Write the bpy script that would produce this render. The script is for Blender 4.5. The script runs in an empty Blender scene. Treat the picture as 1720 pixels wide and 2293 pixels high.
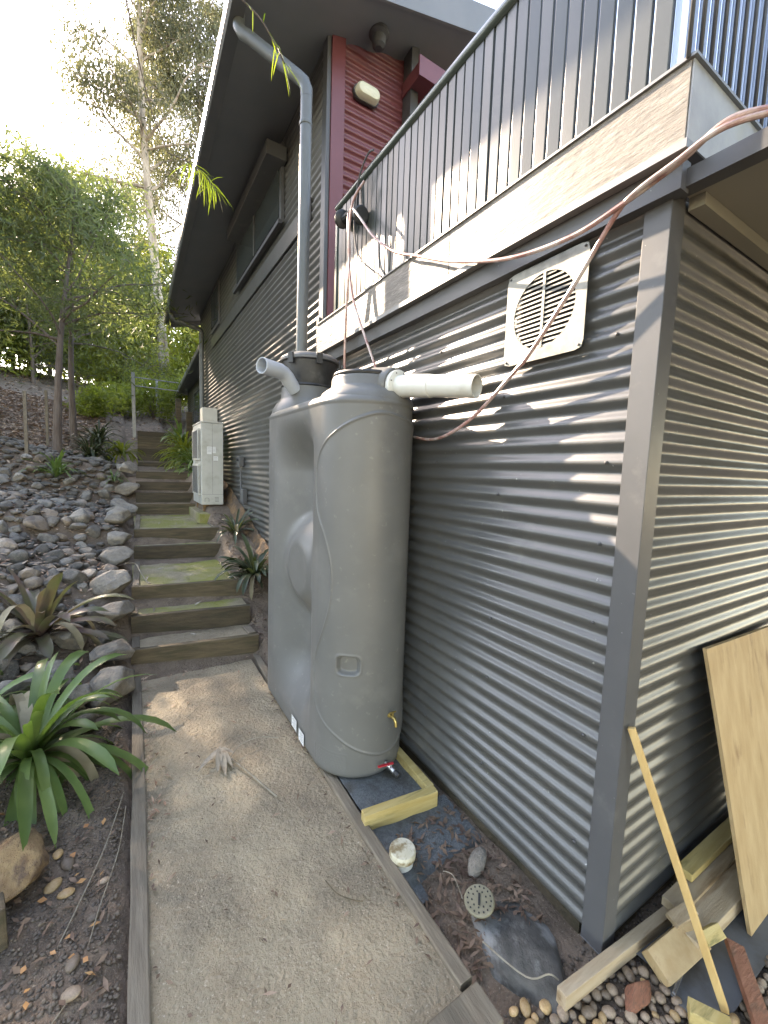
import bpy, bmesh, math, random
import numpy as np
from mathutils import Vector, Matrix, noise
R = math.radians
random.seed(7); rng = np.random.default_rng(7)
S = bpy.context.scene
COL = S.collection

# ------------------------------------------------------------------ camera, sky, sun, exposure
CAM_Z = 1.79
cam = bpy.data.cameras.new('camera'); cam_o = bpy.data.objects.new('camera', cam); COL.objects.link(cam_o)
cam.sensor_fit = 'VERTICAL'; cam.sensor_height = 36.0; cam.lens = 938.0 / 2293.0 * 36.0
cam.clip_start = 0.05; cam.clip_end = 2000
Rm = ((0.85245858, 0.02257147, -0.52230729), (-0.52171271, 0.10097444, -0.84712456), (0.03361884, 0.99463294, 0.09785235))
M = Matrix(Rm).to_4x4(); M.translation = (0, 0, CAM_Z); cam_o.matrix_world = M
S.camera = cam_o

SUN = Vector((-0.29, 1.0, 0.66)).normalized()
w = bpy.data.worlds.new('World'); S.world = w; w.use_nodes = True
nt = w.node_tree; nt.nodes.clear()
sky = nt.nodes.new('ShaderNodeTexSky'); sky.sky_type = 'NISHITA'; sky.sun_disc = False
sky.sun_elevation = math.asin(SUN.z); sky.sun_rotation = math.atan2(SUN.x, SUN.y)
sky.air_density = 1.0; sky.dust_density = 0.5; sky.ozone_density = 1.0
bg = nt.nodes.new('ShaderNodeBackground'); bg.inputs[1].default_value = 0.15
wo = nt.nodes.new('ShaderNodeOutputWorld')
nt.links.new(sky.outputs[0], bg.inputs[0]); nt.links.new(bg.outputs[0], wo.inputs[0])
sl = bpy.data.lights.new('sun', 'SUN'); sl.energy = 2.3; sl.angle = R(0.8); sl.color = (1.0, 0.95, 0.86)
so = bpy.data.objects.new('sun', sl); COL.objects.link(so)
so.rotation_euler = (-SUN).to_track_quat('-Z', 'Y').to_euler()
vs = S.view_settings; vs.view_transform = 'Standard'; vs.look = 'None'; vs.exposure = 3.45; vs.gamma = 1.0
vs.use_white_balance = True; vs.white_balance_temperature = 8600; vs.white_balance_tint = 18
vs.use_curve_mapping = False
S.cycles.use_denoising = True
S.cycles.max_bounces = 8; S.cycles.diffuse_bounces = 4; S.cycles.transmission_bounces = 6; S.cycles.transparent_max_bounces = 8
S.cycles.sample_clamp_indirect = 6.0

# ------------------------------------------------------------------ helpers
class MB:
    def __init__(s): s.v = []; s.f = []
    def quadgrid(s, P):               # P[i][j] points
        P = np.asarray(P); n, m = P.shape[:2]; b = len(s.v)
        s.v.extend(map(tuple, P.reshape(-1, 3)))
        for i in range(n - 1):
            for j in range(m - 1):
                a = b + i * m + j; s.f.append((a, a + 1, a + m + 1, a + m))
        return s
    def box(s, x0, x1, y0, y1, z0, z1):
        b = len(s.v)
        s.v += [(x0, y0, z0), (x1, y0, z0), (x1, y1, z0), (x0, y1, z0), (x0, y0, z1), (x1, y0, z1), (x1, y1, z1), (x0, y1, z1)]
        s.f += [tuple(b + i for i in q) for q in ((0, 3, 2, 1), (4, 5, 6, 7), (0, 1, 5, 4), (1, 2, 6, 5), (2, 3, 7, 6), (3, 0, 4, 7))]
        return s
    def beam(s, p0, p1, w, h, up=(0, 0, 1), roll=0):
        p0, p1 = Vector(p0), Vector(p1); d = (p1 - p0).normalized()
        a = d.cross(Vector(up)).normalized(); c = a.cross(d).normalized()
        if roll: q = Matrix.Rotation(roll, 3, d); a = q @ a; c = q @ c
        b = len(s.v)
        for p in (p0, p1):
            for (i, j) in ((-1, -1), (1, -1), (1, 1), (-1, 1)): s.v.append(tuple(p + a * (i * w / 2) + c * (j * h / 2)))
        s.f += [tuple(b + i for i in q) for q in ((0, 1, 2, 3), (7, 6, 5, 4), (0, 4, 5, 1), (1, 5, 6, 2), (2, 6, 7, 3), (3, 7, 4, 0))]
        return s
    def tube(s, pts, r, n=8, cap=True):
        pts = [Vector(p) for p in pts]; k = len(pts)
        rr = r if hasattr(r, '__len__') else [r] * k
        prev = None; b = len(s.v)
        for i, p in enumerate(pts):
            d = (pts[min(i + 1, k - 1)] - pts[max(i - 1, 0)]).normalized()
            a = d.orthogonal() if prev is None else (prev - d * prev.dot(d))
            if a.length < 1e-6: a = d.orthogonal()
            a.normalize(); prev = a; c = d.cross(a)
            for j in range(n):
                t = 2 * math.pi * j / n; s.v.append(tuple(p + (a * math.cos(t) + c * math.sin(t)) * rr[i]))
        for i in range(k - 1):
            for j in range(n):
                s.f.append((b + i * n + j, b + i * n + (j + 1) % n, b + (i + 1) * n + (j + 1) % n, b + (i + 1) * n + j))
        if cap:
            s.f.append(tuple(b + j for j in range(n))[::-1]); s.f.append(tuple(b + (k - 1) * n + j for j in range(n)))
        return s
    def lathe(s, prof, c=(0, 0, 0), n=40, axis=None):      # prof: (r,h); axis: direction of h
        c = Vector(c); d = Vector(axis).normalized() if axis is not None else Vector((0, 0, 1))
        a = Vector((1, 0, 0)) if abs(d.z) > .99 else d.cross(Vector((0, 0, 1))).normalized(); e = d.cross(a); b = len(s.v)
        for (r, h) in prof:
            for j in range(n):
                t = 2 * math.pi * j / n; s.v.append(tuple(c + d * h + (a * math.cos(t) + e * math.sin(t)) * r))
        for i in range(len(prof) - 1):
            for j in range(n):
                s.f.append((b + i * n + j, b + i * n + (j + 1) % n, b + (i + 1) * n + (j + 1) % n, b + (i + 1) * n + j))
        s.f.append(tuple(b + j for j in range(n))[::-1]); m = len(prof) - 1
        s.f.append(tuple(b + m * n + j for j in range(n)))
        return s
    def mesh(s, name, mat, smooth=False, auto=None, bevel=0):
        me = bpy.data.meshes.new(name); me.from_pydata(s.v, [], s.f)
        if mat: me.materials.append(mat)
        bm = bmesh.new(); bm.from_mesh(me)
        if bevel:
            bmesh.ops.bevel(bm, geom=[e for e in bm.edges if len(e.link_faces) == 2 and e.calc_face_angle(0) > .5], offset=bevel, segments=2, affect='EDGES', profile=.6)
        bmesh.ops.recalc_face_normals(bm, faces=bm.faces)
        for f in bm.faces: f.smooth = smooth
        if smooth and auto:
            for e in bm.edges:
                if len(e.link_faces) == 2 and e.calc_face_angle(0) > auto: e.smooth = False
        bm.to_mesh(me); bm.free(); me.update()
        return me
    def obj(s, name, mat, parent=None, smooth=False, auto=R(35), bevel=0):
        return link(name, s.mesh(name, mat, smooth, auto, bevel), parent)

def link(name, me, parent=None, loc=None):
    o = bpy.data.objects.new(name, me); COL.objects.link(o)
    if loc is not None: o.location = loc
    if parent is not None:
        o.parent = parent
        if parent.type == 'EMPTY': o.matrix_parent_inverse = Matrix.Translation(-parent.location)
    return o
def thing(name, label, cat, loc=(0, 0, 0), group=None):
    o = bpy.data.objects.new(name, None); COL.objects.link(o); o.location = loc; o.empty_display_size = .1
    return tag(o, label, cat, group)
def tag(o, label, cat, group=None):
    o['label'] = label; o['category'] = cat
    if group: o['group'] = group
    return o
def struct(o): o['kind'] = 'structure'; return o
def stuff(o): o['kind'] = 'stuff'; return o
def np_mesh(name, V, F, mat, smooth=False):
    V = np.asarray(V, np.float32); F = np.asarray(F, np.int32)
    me = bpy.data.meshes.new(name); k = F.shape[1]
    me.vertices.add(len(V)); me.vertices.foreach_set('co', V.ravel())
    me.loops.add(F.size); me.loops.foreach_set('vertex_index', F.ravel())
    me.polygons.add(len(F)); me.polygons.foreach_set('loop_start', np.arange(0, F.size, k, dtype=np.int32))
    me.polygons.foreach_set('loop_total', np.full(len(F), k, np.int32))
    if smooth: me.polygons.foreach_set('use_smooth', np.ones(len(F), bool))
    me.materials.append(mat); me.update(calc_edges=True); me.validate()
    return me
def grid_faces(n, m, wrap=False):
    i = np.arange(n - 1)[:, None]; j = np.arange(m if wrap else m - 1)[None, :]; j2 = (j + 1) % m
    return np.stack([i * m + j, i * m + j2, (i + 1) * m + j2, (i + 1) * m + j], -1).reshape(-1, 4)
def nz(x, y, z=0.0, s=1.0): return noise.noise(Vector((x * s, y * s, z * s)))

# ------------------------------------------------------------------ materials
def mat(name, c1, c2=None, scale=6, detail=6, rough=.6, spec=.5, metal=0, bump=0, bscale=40, stretch=(1, 1, 1), c3=None, scale3=1.5, f3=(.5, .65), rvar=0, coat=0, rand=0, ramp=(.35, .65), bdist=.01, c4=None, scale4=150, f4=(.55, .65)):
    m = bpy.data.materials.new(name); m.use_nodes = True; t = m.node_tree; N = t.nodes; L = t.links
    p = N['Principled BSDF']; p.inputs['Roughness'].default_value = rough; p.inputs['Specular IOR Level'].default_value = spec
    p.inputs['Metallic'].default_value = metal
    if coat: p.inputs['Coat Weight'].default_value = coat; p.inputs['Coat Roughness'].default_value = .15
    tc = N.new('ShaderNodeTexCoord'); mp = N.new('ShaderNodeMapping'); mp.inputs['Scale'].default_value = stretch
    L.new(tc.outputs['Object'], mp.inputs[0])
    def nzn(sc, det=6, ro=.55):
        n = N.new('ShaderNodeTexNoise'); n.inputs['Scale'].default_value = sc; n.inputs['Detail'].default_value = det; n.inputs['Roughness'].default_value = ro
        L.new(mp.outputs[0], n.inputs['Vector']); return n
    if c2 is None: c2 = tuple(x * .85 for x in c1)
    n1 = nzn(scale, detail); r1 = N.new('ShaderNodeValToRGB'); r1.color_ramp.elements[0].position = ramp[0]; r1.color_ramp.elements[1].position = ramp[1]
    r1.color_ramp.elements[0].color = (*c1, 1); r1.color_ramp.elements[1].color = (*c2, 1); L.new(n1.outputs['Fac'], r1.inputs[0]); col = r1.outputs[0]
    if c3:
        n3 = nzn(scale3, 8, .62); r3 = N.new('ShaderNodeMapRange'); r3.inputs[1].default_value = f3[0]; r3.inputs[2].default_value = f3[1]
        L.new(n3.outputs['Fac'], r3.inputs[0]); mx = N.new('ShaderNodeMix'); mx.data_type = 'RGBA'
        L.new(r3.outputs[0], mx.inputs[0]); L.new(col, mx.inputs[6]); mx.inputs[7].default_value = (*c3, 1); col = mx.outputs[2]
    if c4:
        n4 = nzn(scale4, 3, .6); r4 = N.new('ShaderNodeMapRange'); r4.inputs[1].default_value = f4[0]; r4.inputs[2].default_value = f4[1]
        L.new(n4.outputs['Fac'], r4.inputs[0]); mx = N.new('ShaderNodeMix'); mx.data_type = 'RGBA'
        L.new(r4.outputs[0], mx.inputs[0]); L.new(col, mx.inputs[6]); mx.inputs[7].default_value = (*c4, 1); col = mx.outputs[2]
    if rand:
        oi = N.new('ShaderNodeObjectInfo'); hs = N.new('ShaderNodeHueSaturation'); mr = N.new('ShaderNodeMapRange')
        mr.inputs[3].default_value = 1 - rand; mr.inputs[4].default_value = 1 + rand; L.new(oi.outputs['Random'], mr.inputs[0])
        L.new(mr.outputs[0], hs.inputs['Value']); L.new(col, hs.inputs['Color']); col = hs.outputs[0]
    L.new(col, p.inputs['Base Color'])
    if rvar:
        nr = nzn(scale * 1.7, 5); mr = N.new('ShaderNodeMapRange'); mr.inputs[3].default_value = rough - rvar; mr.inputs[4].default_value = rough + rvar
        L.new(nr.outputs['Fac'], mr.inputs[0]); L.new(mr.outputs[0], p.inputs['Roughness'])
    if bump:
        nb = nzn(bscale, 8, .6); b = N.new('ShaderNodeBump'); b.inputs['Strength'].default_value = bump; b.inputs['Distance'].default_value = bdist
        L.new(nb.outputs['Fac'], b.inputs['Height']); L.new(b.outputs[0], p.inputs['Normal'])
    return m
def leafmat(name, c1, c2, trans=.45, rough=.45, scale=3, rand=.15, tint=(1.25, 1.3, .55)):
    m = bpy.data.materials.new(name); m.use_nodes = True; t = m.node_tree; N = t.nodes; L = t.links
    p = N['Principled BSDF']; p.inputs['Roughness'].default_value = rough; p.inputs['Specular IOR Level'].default_value = .35
    tc = N.new('ShaderNodeTexCoord'); n = N.new('ShaderNodeTexNoise'); n.inputs['Scale'].default_value = scale; n.inputs['Detail'].default_value = 3
    L.new(tc.outputs['Object'], n.inputs['Vector'])
    r = N.new('ShaderNodeValToRGB'); r.color_ramp.elements[0].position = .35; r.color_ramp.elements[1].position = .65
    r.color_ramp.elements[0].color = (*c1, 1); r.color_ramp.elements[1].color = (*c2, 1); L.new(n.outputs['Fac'], r.inputs[0])
    oi = N.new('ShaderNodeObjectInfo'); hs = N.new('ShaderNodeHueSaturation'); mr = N.new('ShaderNodeMapRange')
    mr.inputs[3].default_value = 1 - rand; mr.inputs[4].default_value = 1 + rand; L.new(oi.outputs['Random'], mr.inputs[0])
    L.new(mr.outputs[0], hs.inputs['Value']); L.new(r.outputs[0], hs.inputs['Color']); L.new(hs.outputs[0], p.inputs['Base Color'])
    tr = N.new('ShaderNodeBsdfTranslucent'); mu = N.new('ShaderNodeMix'); mu.data_type = 'RGBA'; mu.blend_type = 'MULTIPLY'; mu.inputs[0].default_value = 1
    L.new(hs.outputs[0], mu.inputs[6]); mu.inputs[7].default_value = (*tint, 1); L.new(mu.outputs[2], tr.inputs[0])
    mx = N.new('ShaderNodeMixShader'); mx.inputs[0].default_value = trans; L.new(p.outputs[0], mx.inputs[1]); L.new(tr.outputs[0], mx.inputs[2])
    L.new(mx.outputs[0], N['Material Output'].inputs[0])
    return m
m_wall = mat('steel_cladding', (.066, .067, .064), (.08, .08, .075), 2.2, rough=.31, spec=.62, c3=(.125, .122, .11), scale3=3.5, f3=(.58, .78), rvar=.07, bump=.04, bscale=3, c4=(.3, .3, .28), scale4=55, f4=(.71, .75))
m_trim = mat('steel_trim', (.074, .076, .078), (.088, .089, .09), 4, rough=.42, c3=(.13, .13, .125), scale3=6, f3=(.6, .8), rvar=.06, c4=(.28, .28, .27), scale4=70, f4=(.72, .76))
m_soffit = mat('soffit_paint', (.17, .183, .195), (.19, .2, .21), 3, rough=.6)
m_gutter = mat('gutter_steel', (.10, .11, .115), (.12, .125, .13), 4, rough=.35)
m_maroon = mat('maroon_cladding', (.14, .037, .041), (.165, .048, .052), 4, rough=.38, bump=.02, bscale=4)
m_slat = mat('slat_paint', (.046, .052, .046), (.055, .06, .053), 2, 2, rough=.32, spec=.4)
m_rail = mat('rail_paint', (.05, .07, .06), (.06, .08, .07), 5, rough=.25, spec=.7)
m_tile = mat('fascia_tile', (.145, .13, .11), (.215, .193, .163), 9, rough=.55, spec=.4, stretch=(1, .35, 1.6), bump=.6, bscale=26, c3=(.115, .107, .094), scale3=5, f3=(.52, .72), bdist=.01, c4=(.26, .238, .21), scale4=45, f4=(.55, .7))
m_tile2 = mat('fascia_tile_end', (.24, .24, .24), (.31, .31, .3), 9, rough=.45, bump=.15, bscale=30, c3=(.33, .31, .22), scale3=4, f3=(.55, .7), bdist=.004)
m_flash = mat('zinc_flashing', (.18, .184, .182), (.22, .222, .216), 12, rough=.45, metal=.4, c3=(.2, .2, .19), scale3=9)
m_dark = mat('dark_steel', (.045, .045, .048), (.06, .06, .06), 6, rough=.5)
m_grille = mat('aluminium_grille', (.21, .21, .185), (.26, .258, .225), 30, rough=.5, metal=.3, c3=(.17, .168, .145), scale3=12)
m_black = mat('black_void', (.012, .012, .012), (.02, .02, .02), 6, rough=.8)
m_tank = mat('tank_plastic', (.118, .119, .112), (.134, .134, .126), 3.5, rough=.42, spec=.45, c3=(.16, .158, .147), scale3=5, f3=(.55, .78), rvar=.09, bump=.06, bscale=220, bdist=.001, c4=(.19, .186, .17), scale4=22, f4=(.64, .76))
m_blackp = mat('black_plastic', (.018, .019, .02), (.035, .036, .036), 14, rough=.48, bump=.08, bscale=90, c3=(.09, .09, .085), scale3=11, f3=(.58, .8))
m_greyp = mat('grey_lid_plastic', (.10, .105, .105), (.13, .13, .13), 10, rough=.5)
m_pvc = mat('white_pvc', (.62, .63, .58), (.68, .68, .63), 8, rough=.28, c3=(.5, .49, .42), scale3=6, f3=(.58, .8))
m_pvcb = mat('grey_blue_pvc', (.42, .46, .50), (.48, .52, .56), 8, rough=.3)
m_pipe = mat('downpipe_paint', (.095, .108, .108), (.115, .125, .124), 5, rough=.38, rvar=.05)
m_brass = mat('brass', (.55, .42, .16), (.42, .3, .1), 60, rough=.35, metal=.9)
m_chrome = mat('chrome', (.55, .55, .55), (.45, .45, .45), 60, rough=.25, metal=.9)
m_red = mat('red_plastic', (.5, .03, .04), (.42, .02, .03), 30, rough=.35)
m_label = mat('paper_label', (.72, .73, .72), (.6, .61, .6), 160, rough=.5)
m_print = mat('label_print', (.2, .21, .22), (.3, .3, .3), 60, rough=.6)
m_conc = mat('path_concrete', (.255, .2, .13), (.40, .32, .21), 2.4, 14, rough=.5, spec=.5, bump=1.0, bscale=48, c3=(.185, .148, .1), scale3=1.6, f3=(.46, .66), rvar=.18, bdist=.028, c4=(.48, .4, .3), scale4=120, f4=(.61, .68))
m_moss = mat('mossy_concrete', (.22, .18, .11), (.3, .255, .165), 7, 9, rough=.7, bump=.9, bscale=70, c3=(.19, .19, .035), scale3=1.8, f3=(.42, .58), bdist=.014, c4=(.36, .31, .22), scale4=190, f4=(.6, .68))
m_timber = mat('weathered_timber', (.125, .1, .07), (.18, .148, .105), 9, 8, rough=.75, stretch=(4, .5, 4), bump=.6, bscale=22, c3=(.085, .072, .05), scale3=3, f3=(.5, .7), rand=.1)
m_riser = mat('mossy_sleeper', (.055, .04, .022), (.098, .072, .04), 7, 8, rough=.8, stretch=(.5, 4, 5), bump=.7, bscale=20, c3=(.038, .034, .014), scale3=3, f3=(.5, .68), rand=.3)
m_pine = mat('treated_pine', (.40, .29, .10), (.48, .37, .16), 6, 6, rough=.65, stretch=(.6, 5, 7), bump=.3, bscale=26, c3=(.2, .17, .06), scale3=7, f3=(.55, .72))
m_dust = mat('crusher_dust', (.075, .085, .085), (.12, .13, .13), 60, 6, rough=.85, bump=.9, bscale=130, c3=(.06, .055, .045), scale3=5)
m_soil = mat('garden_soil', (.1, .072, .05), (.175, .128, .09), 8, 10, rough=.9, bump=1.0, bscale=38, c3=(.23, .165, .118), scale3=2.5, f3=(.5, .7), bdist=.03, c4=(.27, .215, .155), scale4=120, f4=(.6, .68))
m_clay = mat('clay_footing', (.12, .066, .032), (.21, .125, .06), 9, 9, rough=.9, bump=1.0, bscale=18, c3=(.07, .05, .034), scale3=7, f3=(.46, .58), bdist=.03)
m_rock = mat('basalt_rock', (.175, .152, .125), (.265, .235, .195), 5, 8, rough=.8, bump=.9, bscale=22, c3=(.125, .118, .105), scale3=3, f3=(.45, .6), rand=.45, bdist=.025, c4=(.31, .29, .24), scale4=30, f4=(.58, .7))
m_rock2 = mat('brown_boulder', (.165, .142, .115), (.25, .218, .175), 5, 9, rough=.75, bump=.7, bscale=16, c3=(.12, .112, .1), scale3=4, rand=.2, bdist=.02, c4=(.3, .28, .24), scale4=60, f4=(.62, .7))
m_granite = mat('granite_rock', (.05, .048, .042), (.085, .08, .07), 14, 9, rough=.75, bump=.6, bscale=30, c3=(.19, .19, .178), scale3=2.4, f3=(.5, .6))
m_sand = mat('sandstone', (.17, .095, .042), (.27, .18, .085), 6, 9, rough=.9, bump=1.0, bscale=16, c3=(.1, .06, .035), scale3=4, f3=(.48, .6), bdist=.03)
m_peb = mat('river_pebble', (.16, .115, .078), (.24, .175, .118), 7, 5, rough=.55, rand=.55, bump=.2, bscale=30)
m_pebo = mat('ochre_pebble', (.33, .2, .085), (.42, .29, .15), 7, 5, rough=.5, rand=.3, bump=.15, bscale=30)
m_ply = mat('plywood', (.35, .235, .115), (.43, .31, .17), 4, 8, rough=.6, stretch=(5, 5, .55), bump=.15, bscale=30, c3=(.22, .13, .06), scale3=2.2, f3=(.58, .7))
m_stick = mat('fresh_hardwood', (.46, .29, .11), (.54, .37, .16), 6, 6, rough=.6, stretch=(5, 5, .6), bump=.15)
m_oldpine = mat('grey_pine', (.36, .27, .17), (.45, .36, .25), 5, 7, rough=.7, stretch=(.6, 5, 5), bump=.25, c3=(.22, .14, .07), scale3=3, f3=(.5, .65), rand=.12)
m_redwood = mat('red_board', (.2, .075, .04), (.28, .115, .065), 5, 9, rough=.75, stretch=(1, 4, 4), bump=.5, bscale=26, c3=(.12, .06, .035), scale3=7)
m_mat = mat('grey_sheet', (.1, .105, .108), (.13, .135, .138), 5, 7, rough=.6, bump=.3, bscale=12, c3=(.075, .068, .058), scale3=4)
m_hose = mat('pink_hose', (.3, .135, .115), (.38, .23, .2), 20, rough=.25, spec=.6, c3=(.5, .42, .38), scale3=7, f3=(.45, .6))
m_acw = mat('ac_enamel', (.42, .42, .385), (.46, .46, .42), 5, rough=.42, c3=(.36, .355, .31), scale3=4)
m_acd = mat('ac_dark_fin', (.09, .095, .1), (.13, .13, .13), 90, rough=.5, metal=.4)
m_glass = mat('window_glass', (.035, .045, .045), (.05, .06, .058), 2, rough=.06, spec=.8)
m_olive = mat('soffit_sheet', (.27, .265, .21), (.3, .29, .235), 2, rough=.6)
m_lamp = mat('lamp_diffuser', (.62, .62, .48), (.66, .66, .52), 5, rough=.4)
m_bark = mat('gum_bark', (.27, .225, .18), (.38, .325, .265), 3, 8, rough=.85, stretch=(3, 3, .5), bump=.6, bscale=9, c3=(.13, .09, .065), scale3=1.5, bdist=.03)
m_bark2 = mat('wattle_bark', (.085, .06, .045), (.13, .1, .08), 6, 8, rough=.85, stretch=(3, 3, .5), bump=.6, bscale=14, bdist=.02)
m_litter = mat('dry_leaf', (.33, .225, .155), (.47, .35, .25), 2.5, 3, rough=.7, c3=(.23, .125, .075), scale3=6, f3=(.45, .6))
m_litterd = mat('damp_leaf', (.13, .08, .05), (.2, .13, .085), 9, 3, rough=.7, c3=(.08, .045, .03), scale3=14, f3=(.45, .6))
m_litter2 = mat('grey_dry_leaf', (.2, .175, .13), (.27, .235, .18), 8, 3, rough=.65, c3=(.14, .1, .06), scale3=20)
m_wattle = leafmat('wattle_leaf', (.085, .105, .052), (.12, .135, .065), .6, .5, .8, tint=(1.25, 1.35, .75))
m_gum = leafmat('gum_leaf', (.085, .092, .06), (.12, .122, .075), .55, .45, .5, tint=(1.2, 1.2, .85))
m_shrub = leafmat('shrub_leaf', (.13, .165, .035), (.19, .215, .055), .58, .5, 1.2, tint=(1.35, 1.3, .5))
m_strap = leafmat('strap_leaf', (.085, .14, .045), (.135, .19, .065), .32, .3, 6, .25, tint=(1.2, 1.4, .45))
m_strapd = leafmat('dark_strap_leaf', (.04, .055, .03), (.07, .085, .045), .22, .32, 9, .25)
m_brom = leafmat('bromeliad_leaf', (.1, .115, .06), (.13, .085, .078), .25, .35, 4, .3)
m_lime = leafmat('lime_needle_leaf', (.13, .19, .03), (.2, .25, .045), .5, .4, 5, .1)
m_deadleaf = leafmat('faded_strap_leaf', (.2, .17, .1), (.28, .24, .16), .2, .6, 8, .2, tint=(1.1, 1, .8))

# ------------------------------------------------------------------ terrain
BY = [-6, 3.6, 4.0, 4.4, 4.75, 6.1, 6.4, 8.2, 9.3, 12, 14.5, 20, 25, 40, 80, 300]
BZ = [0, 0, .15, .3, .52, .66, .9, .98, 1.62, 1.8, 2.7, 4.2, 5.3, 7, 10, 16]
def wallbase(y): return float(np.interp(y, [-6, 3.4, 4.2, 5.04, 5.74, 6.35, 7.48, 9, 11, 12], [0, 0, .4, .75, .92, 1.11, 1.42, 1.7, 1.9, 1.95]))
def terr(x, y):
    b = float(np.interp(y, BY, BZ)); l = max(0.0, -x - .1)
    s = float(np.interp(y, [0, 2.5, 4, 8, 20], [.03, .12, .25, .25, .12]))
    z = b + s * min(l, 4) + .05 * max(0, l - 4)
    if x > -.06:
        k = min(1, (x + .06) / .06); z -= .11 * k                       # under the path and steps
        if x > 1.03:
            zr = float(np.interp(y, [-6, 1.6, 3.45, 4.2, 5, 5.7, 6.5, 7.5, 9, 11, 13, 20], [-.05, -.055, -.05, .2, .56, .75, .93, 1.2, 1.6, 1.85, 2.0, 4.0]))
            t = min(1, (x - 1.03) / .08); z = z * (1 - t) + zr * t if y < 20 else z
        if x > 1.6 and .9 < y < 10.5: z -= .3
    return z
def tn(x, y):
    a = .025 if x < -.08 or x > 1.06 else .004
    return terr(x, y) + a * nz(x, y, 0, 2.3) + a * .6 * nz(x, y, 3, 7)
xs = np.concatenate([np.linspace(-120, -12, 14), np.linspace(-11, -3, 17), np.arange(-2.8, 2.8, .05), np.linspace(3, 11, 17), np.linspace(12, 120, 14)])
ys = np.concatenate([np.linspace(-25, -1, 9), np.arange(-.5, 10, .06), np.arange(10.2, 20, .25), np.linspace(21, 60, 30), np.linspace(65, 300, 14)])
V = np.array([(x, y, tn(x, y)) for y in ys for x in xs])
ground = struct(link('ground', np_mesh('ground', V, grid_faces(len(ys), len(xs)), m_soil, True)))

# ------------------------------------------------------------------ garden path and steps
path = struct(bpy.data.objects.new('garden_path', None)); COL.objects.link(path)
px = np.linspace(.03, .96, 60); py = np.linspace(.9, 4.06, 190)
V = np.array([(x, y, -.012 + .006 * nz(x, y, 0, 1.7) + .004 * nz(x, y, 5, 6) + .0035 * nz(x, y, 9, 19) - .012 * max(0, nz(x, y, 2, 1.1) - .25)) for y in py for x in px])
link('concrete_surface', np_mesh('concrete_surface', V, grid_faces(len(py), len(px)), m_conc, True), path)
def timber(name, pts, w, h, mt, parent, seg=14, top=0):
    # a hand-cut board along a polyline, slightly uneven
    P = [Vector(p) for p in pts]; rows = []
    for k in range(len(P) - 1):
        for i in range(seg + (k == len(P) - 2)):
            t = i / seg; p = P[k].lerp(P[k + 1], t); d = (P[k + 1] - P[k]).normalized(); a = Vector((d.y, -d.x, 0)).normalized()
            j = .004
            e = [nz(p.x * 3 + q * 7, p.y * 3, q * 3.1, 1) * j for q in range(4)]
            rows.append([p + a * (-w / 2 + e[0]) + Vector((0, 0, -h)), p + a * (-w / 2 + e[0]) + Vector((0, 0, e[1])), p + a * (-w / 2 + .006 + e[0]) + Vector((0, 0, .004 + e[1])),
                         p + a * (w / 2 - .006 + e[2]) + Vector((0, 0, .004 + e[3])), p + a * (w / 2 + e[2]) + Vector((0, 0, e[3])), p + a * (w / 2 + e[2]) + Vector((0, 0, -h))])
    mb = MB(); n = len(rows)
    for r in rows: mb.v += [tuple(q) for q in r]
    for i in range(n - 1):
        for j in range(6): mb.f.append((i * 6 + j, i * 6 + (j + 1) % 6, (i + 1) * 6 + (j + 1) % 6, (i + 1) * 6 + j))
    mb.f.append(tuple(range(6))); mb.f.append(tuple(range((n - 1) * 6, n * 6))[::-1])
    return mb.obj(name, mt, parent, False)
timber('edging_board', [(-.012, .905, 0), (0, 1.6, 0), (.02, 2.5, 0), (.035, 4.02, 0)], .066, .1, m_timber, path)
timber('edging_board', [(.985, .935, .004), (.975, 1.8, .006), (.985, 2.6, .002), (1.02, 3.95, .004)], .058, .1, m_timber, path)
timber('edging_board', [(-.05, .83, .002), (1.015, .855, .004)], .13, .12, m_timber, path)

steps = thing('garden_steps', 'mossy timber sleeper steps climbing beside the rock bed to the house side', 'steps', (.5, 4, 0))
SY = [3.98, 4.35, 4.73, 6.05, 6.36, 8.25, 8.56, 8.9, 9.25, 12.0, 12.42, 12.82, 13.25, 13.7, 14.2]
RH = .18
def edge_l(y): return .0 + .03 * (y - 4)
def edge_r(y): return float(np.interp(y, [4, 6.4, 8.2, 9.3, 12, 15], [1.05, 1.12, 1.3, 1.4, 1.15, 1.2]))
SK = .13
for i, y in enumerate(SY):
    zt = RH * (i + 1); xl, xr = edge_l(y), edge_r(y); sk = SK if i < 5 else .02
    yl, yr = y + sk * (xr - xl) / 2, y - sk * (xr - xl) / 2
    timber('riser_sleeper', [(xl, yl + .028, zt), (xr, yr + .028, zt)], .056, .2, m_riser, steps, 20)
    y2 = SY[i + 1] if i + 1 < len(SY) else y + 3
    n, mcol = (24, 24)
    rows = []
    for a in np.linspace(0, 1, n):
        row = []
        for b in np.linspace(0, 1, mcol):
            x = xl + .01 + (xr - xl - .02) * b; yy = (y + .05) * (1 - a) + (y2 + .02) * a - sk * (x - (xl + xr) / 2)
            row.append((x, yy, zt - .014 + .008 * nz(x, yy, zt, 3) + .005 * nz(x, yy, zt, 13)))
        rows.append(row)
    MB().quadgrid(rows).obj('tread', m_moss if i in (2, 3, 4, 1) else m_conc, steps, True, None)
    if y2 - y > .8 and i < 9:
        for xx, s in ((xl + .035, 1), (xr - .035, -1)):
            ye = y + .06 + sk * (.5 if s > 0 else -.5)
            yend = y2 if s > 0 else (6.9 if i == 4 else y2 - .35)
            timber('side_board', [(xx, ye, zt + .002), (xx + .03 * (yend - ye) * (s > 0), yend, zt + .002)], .062, .1, m_timber, steps, 12)
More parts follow.
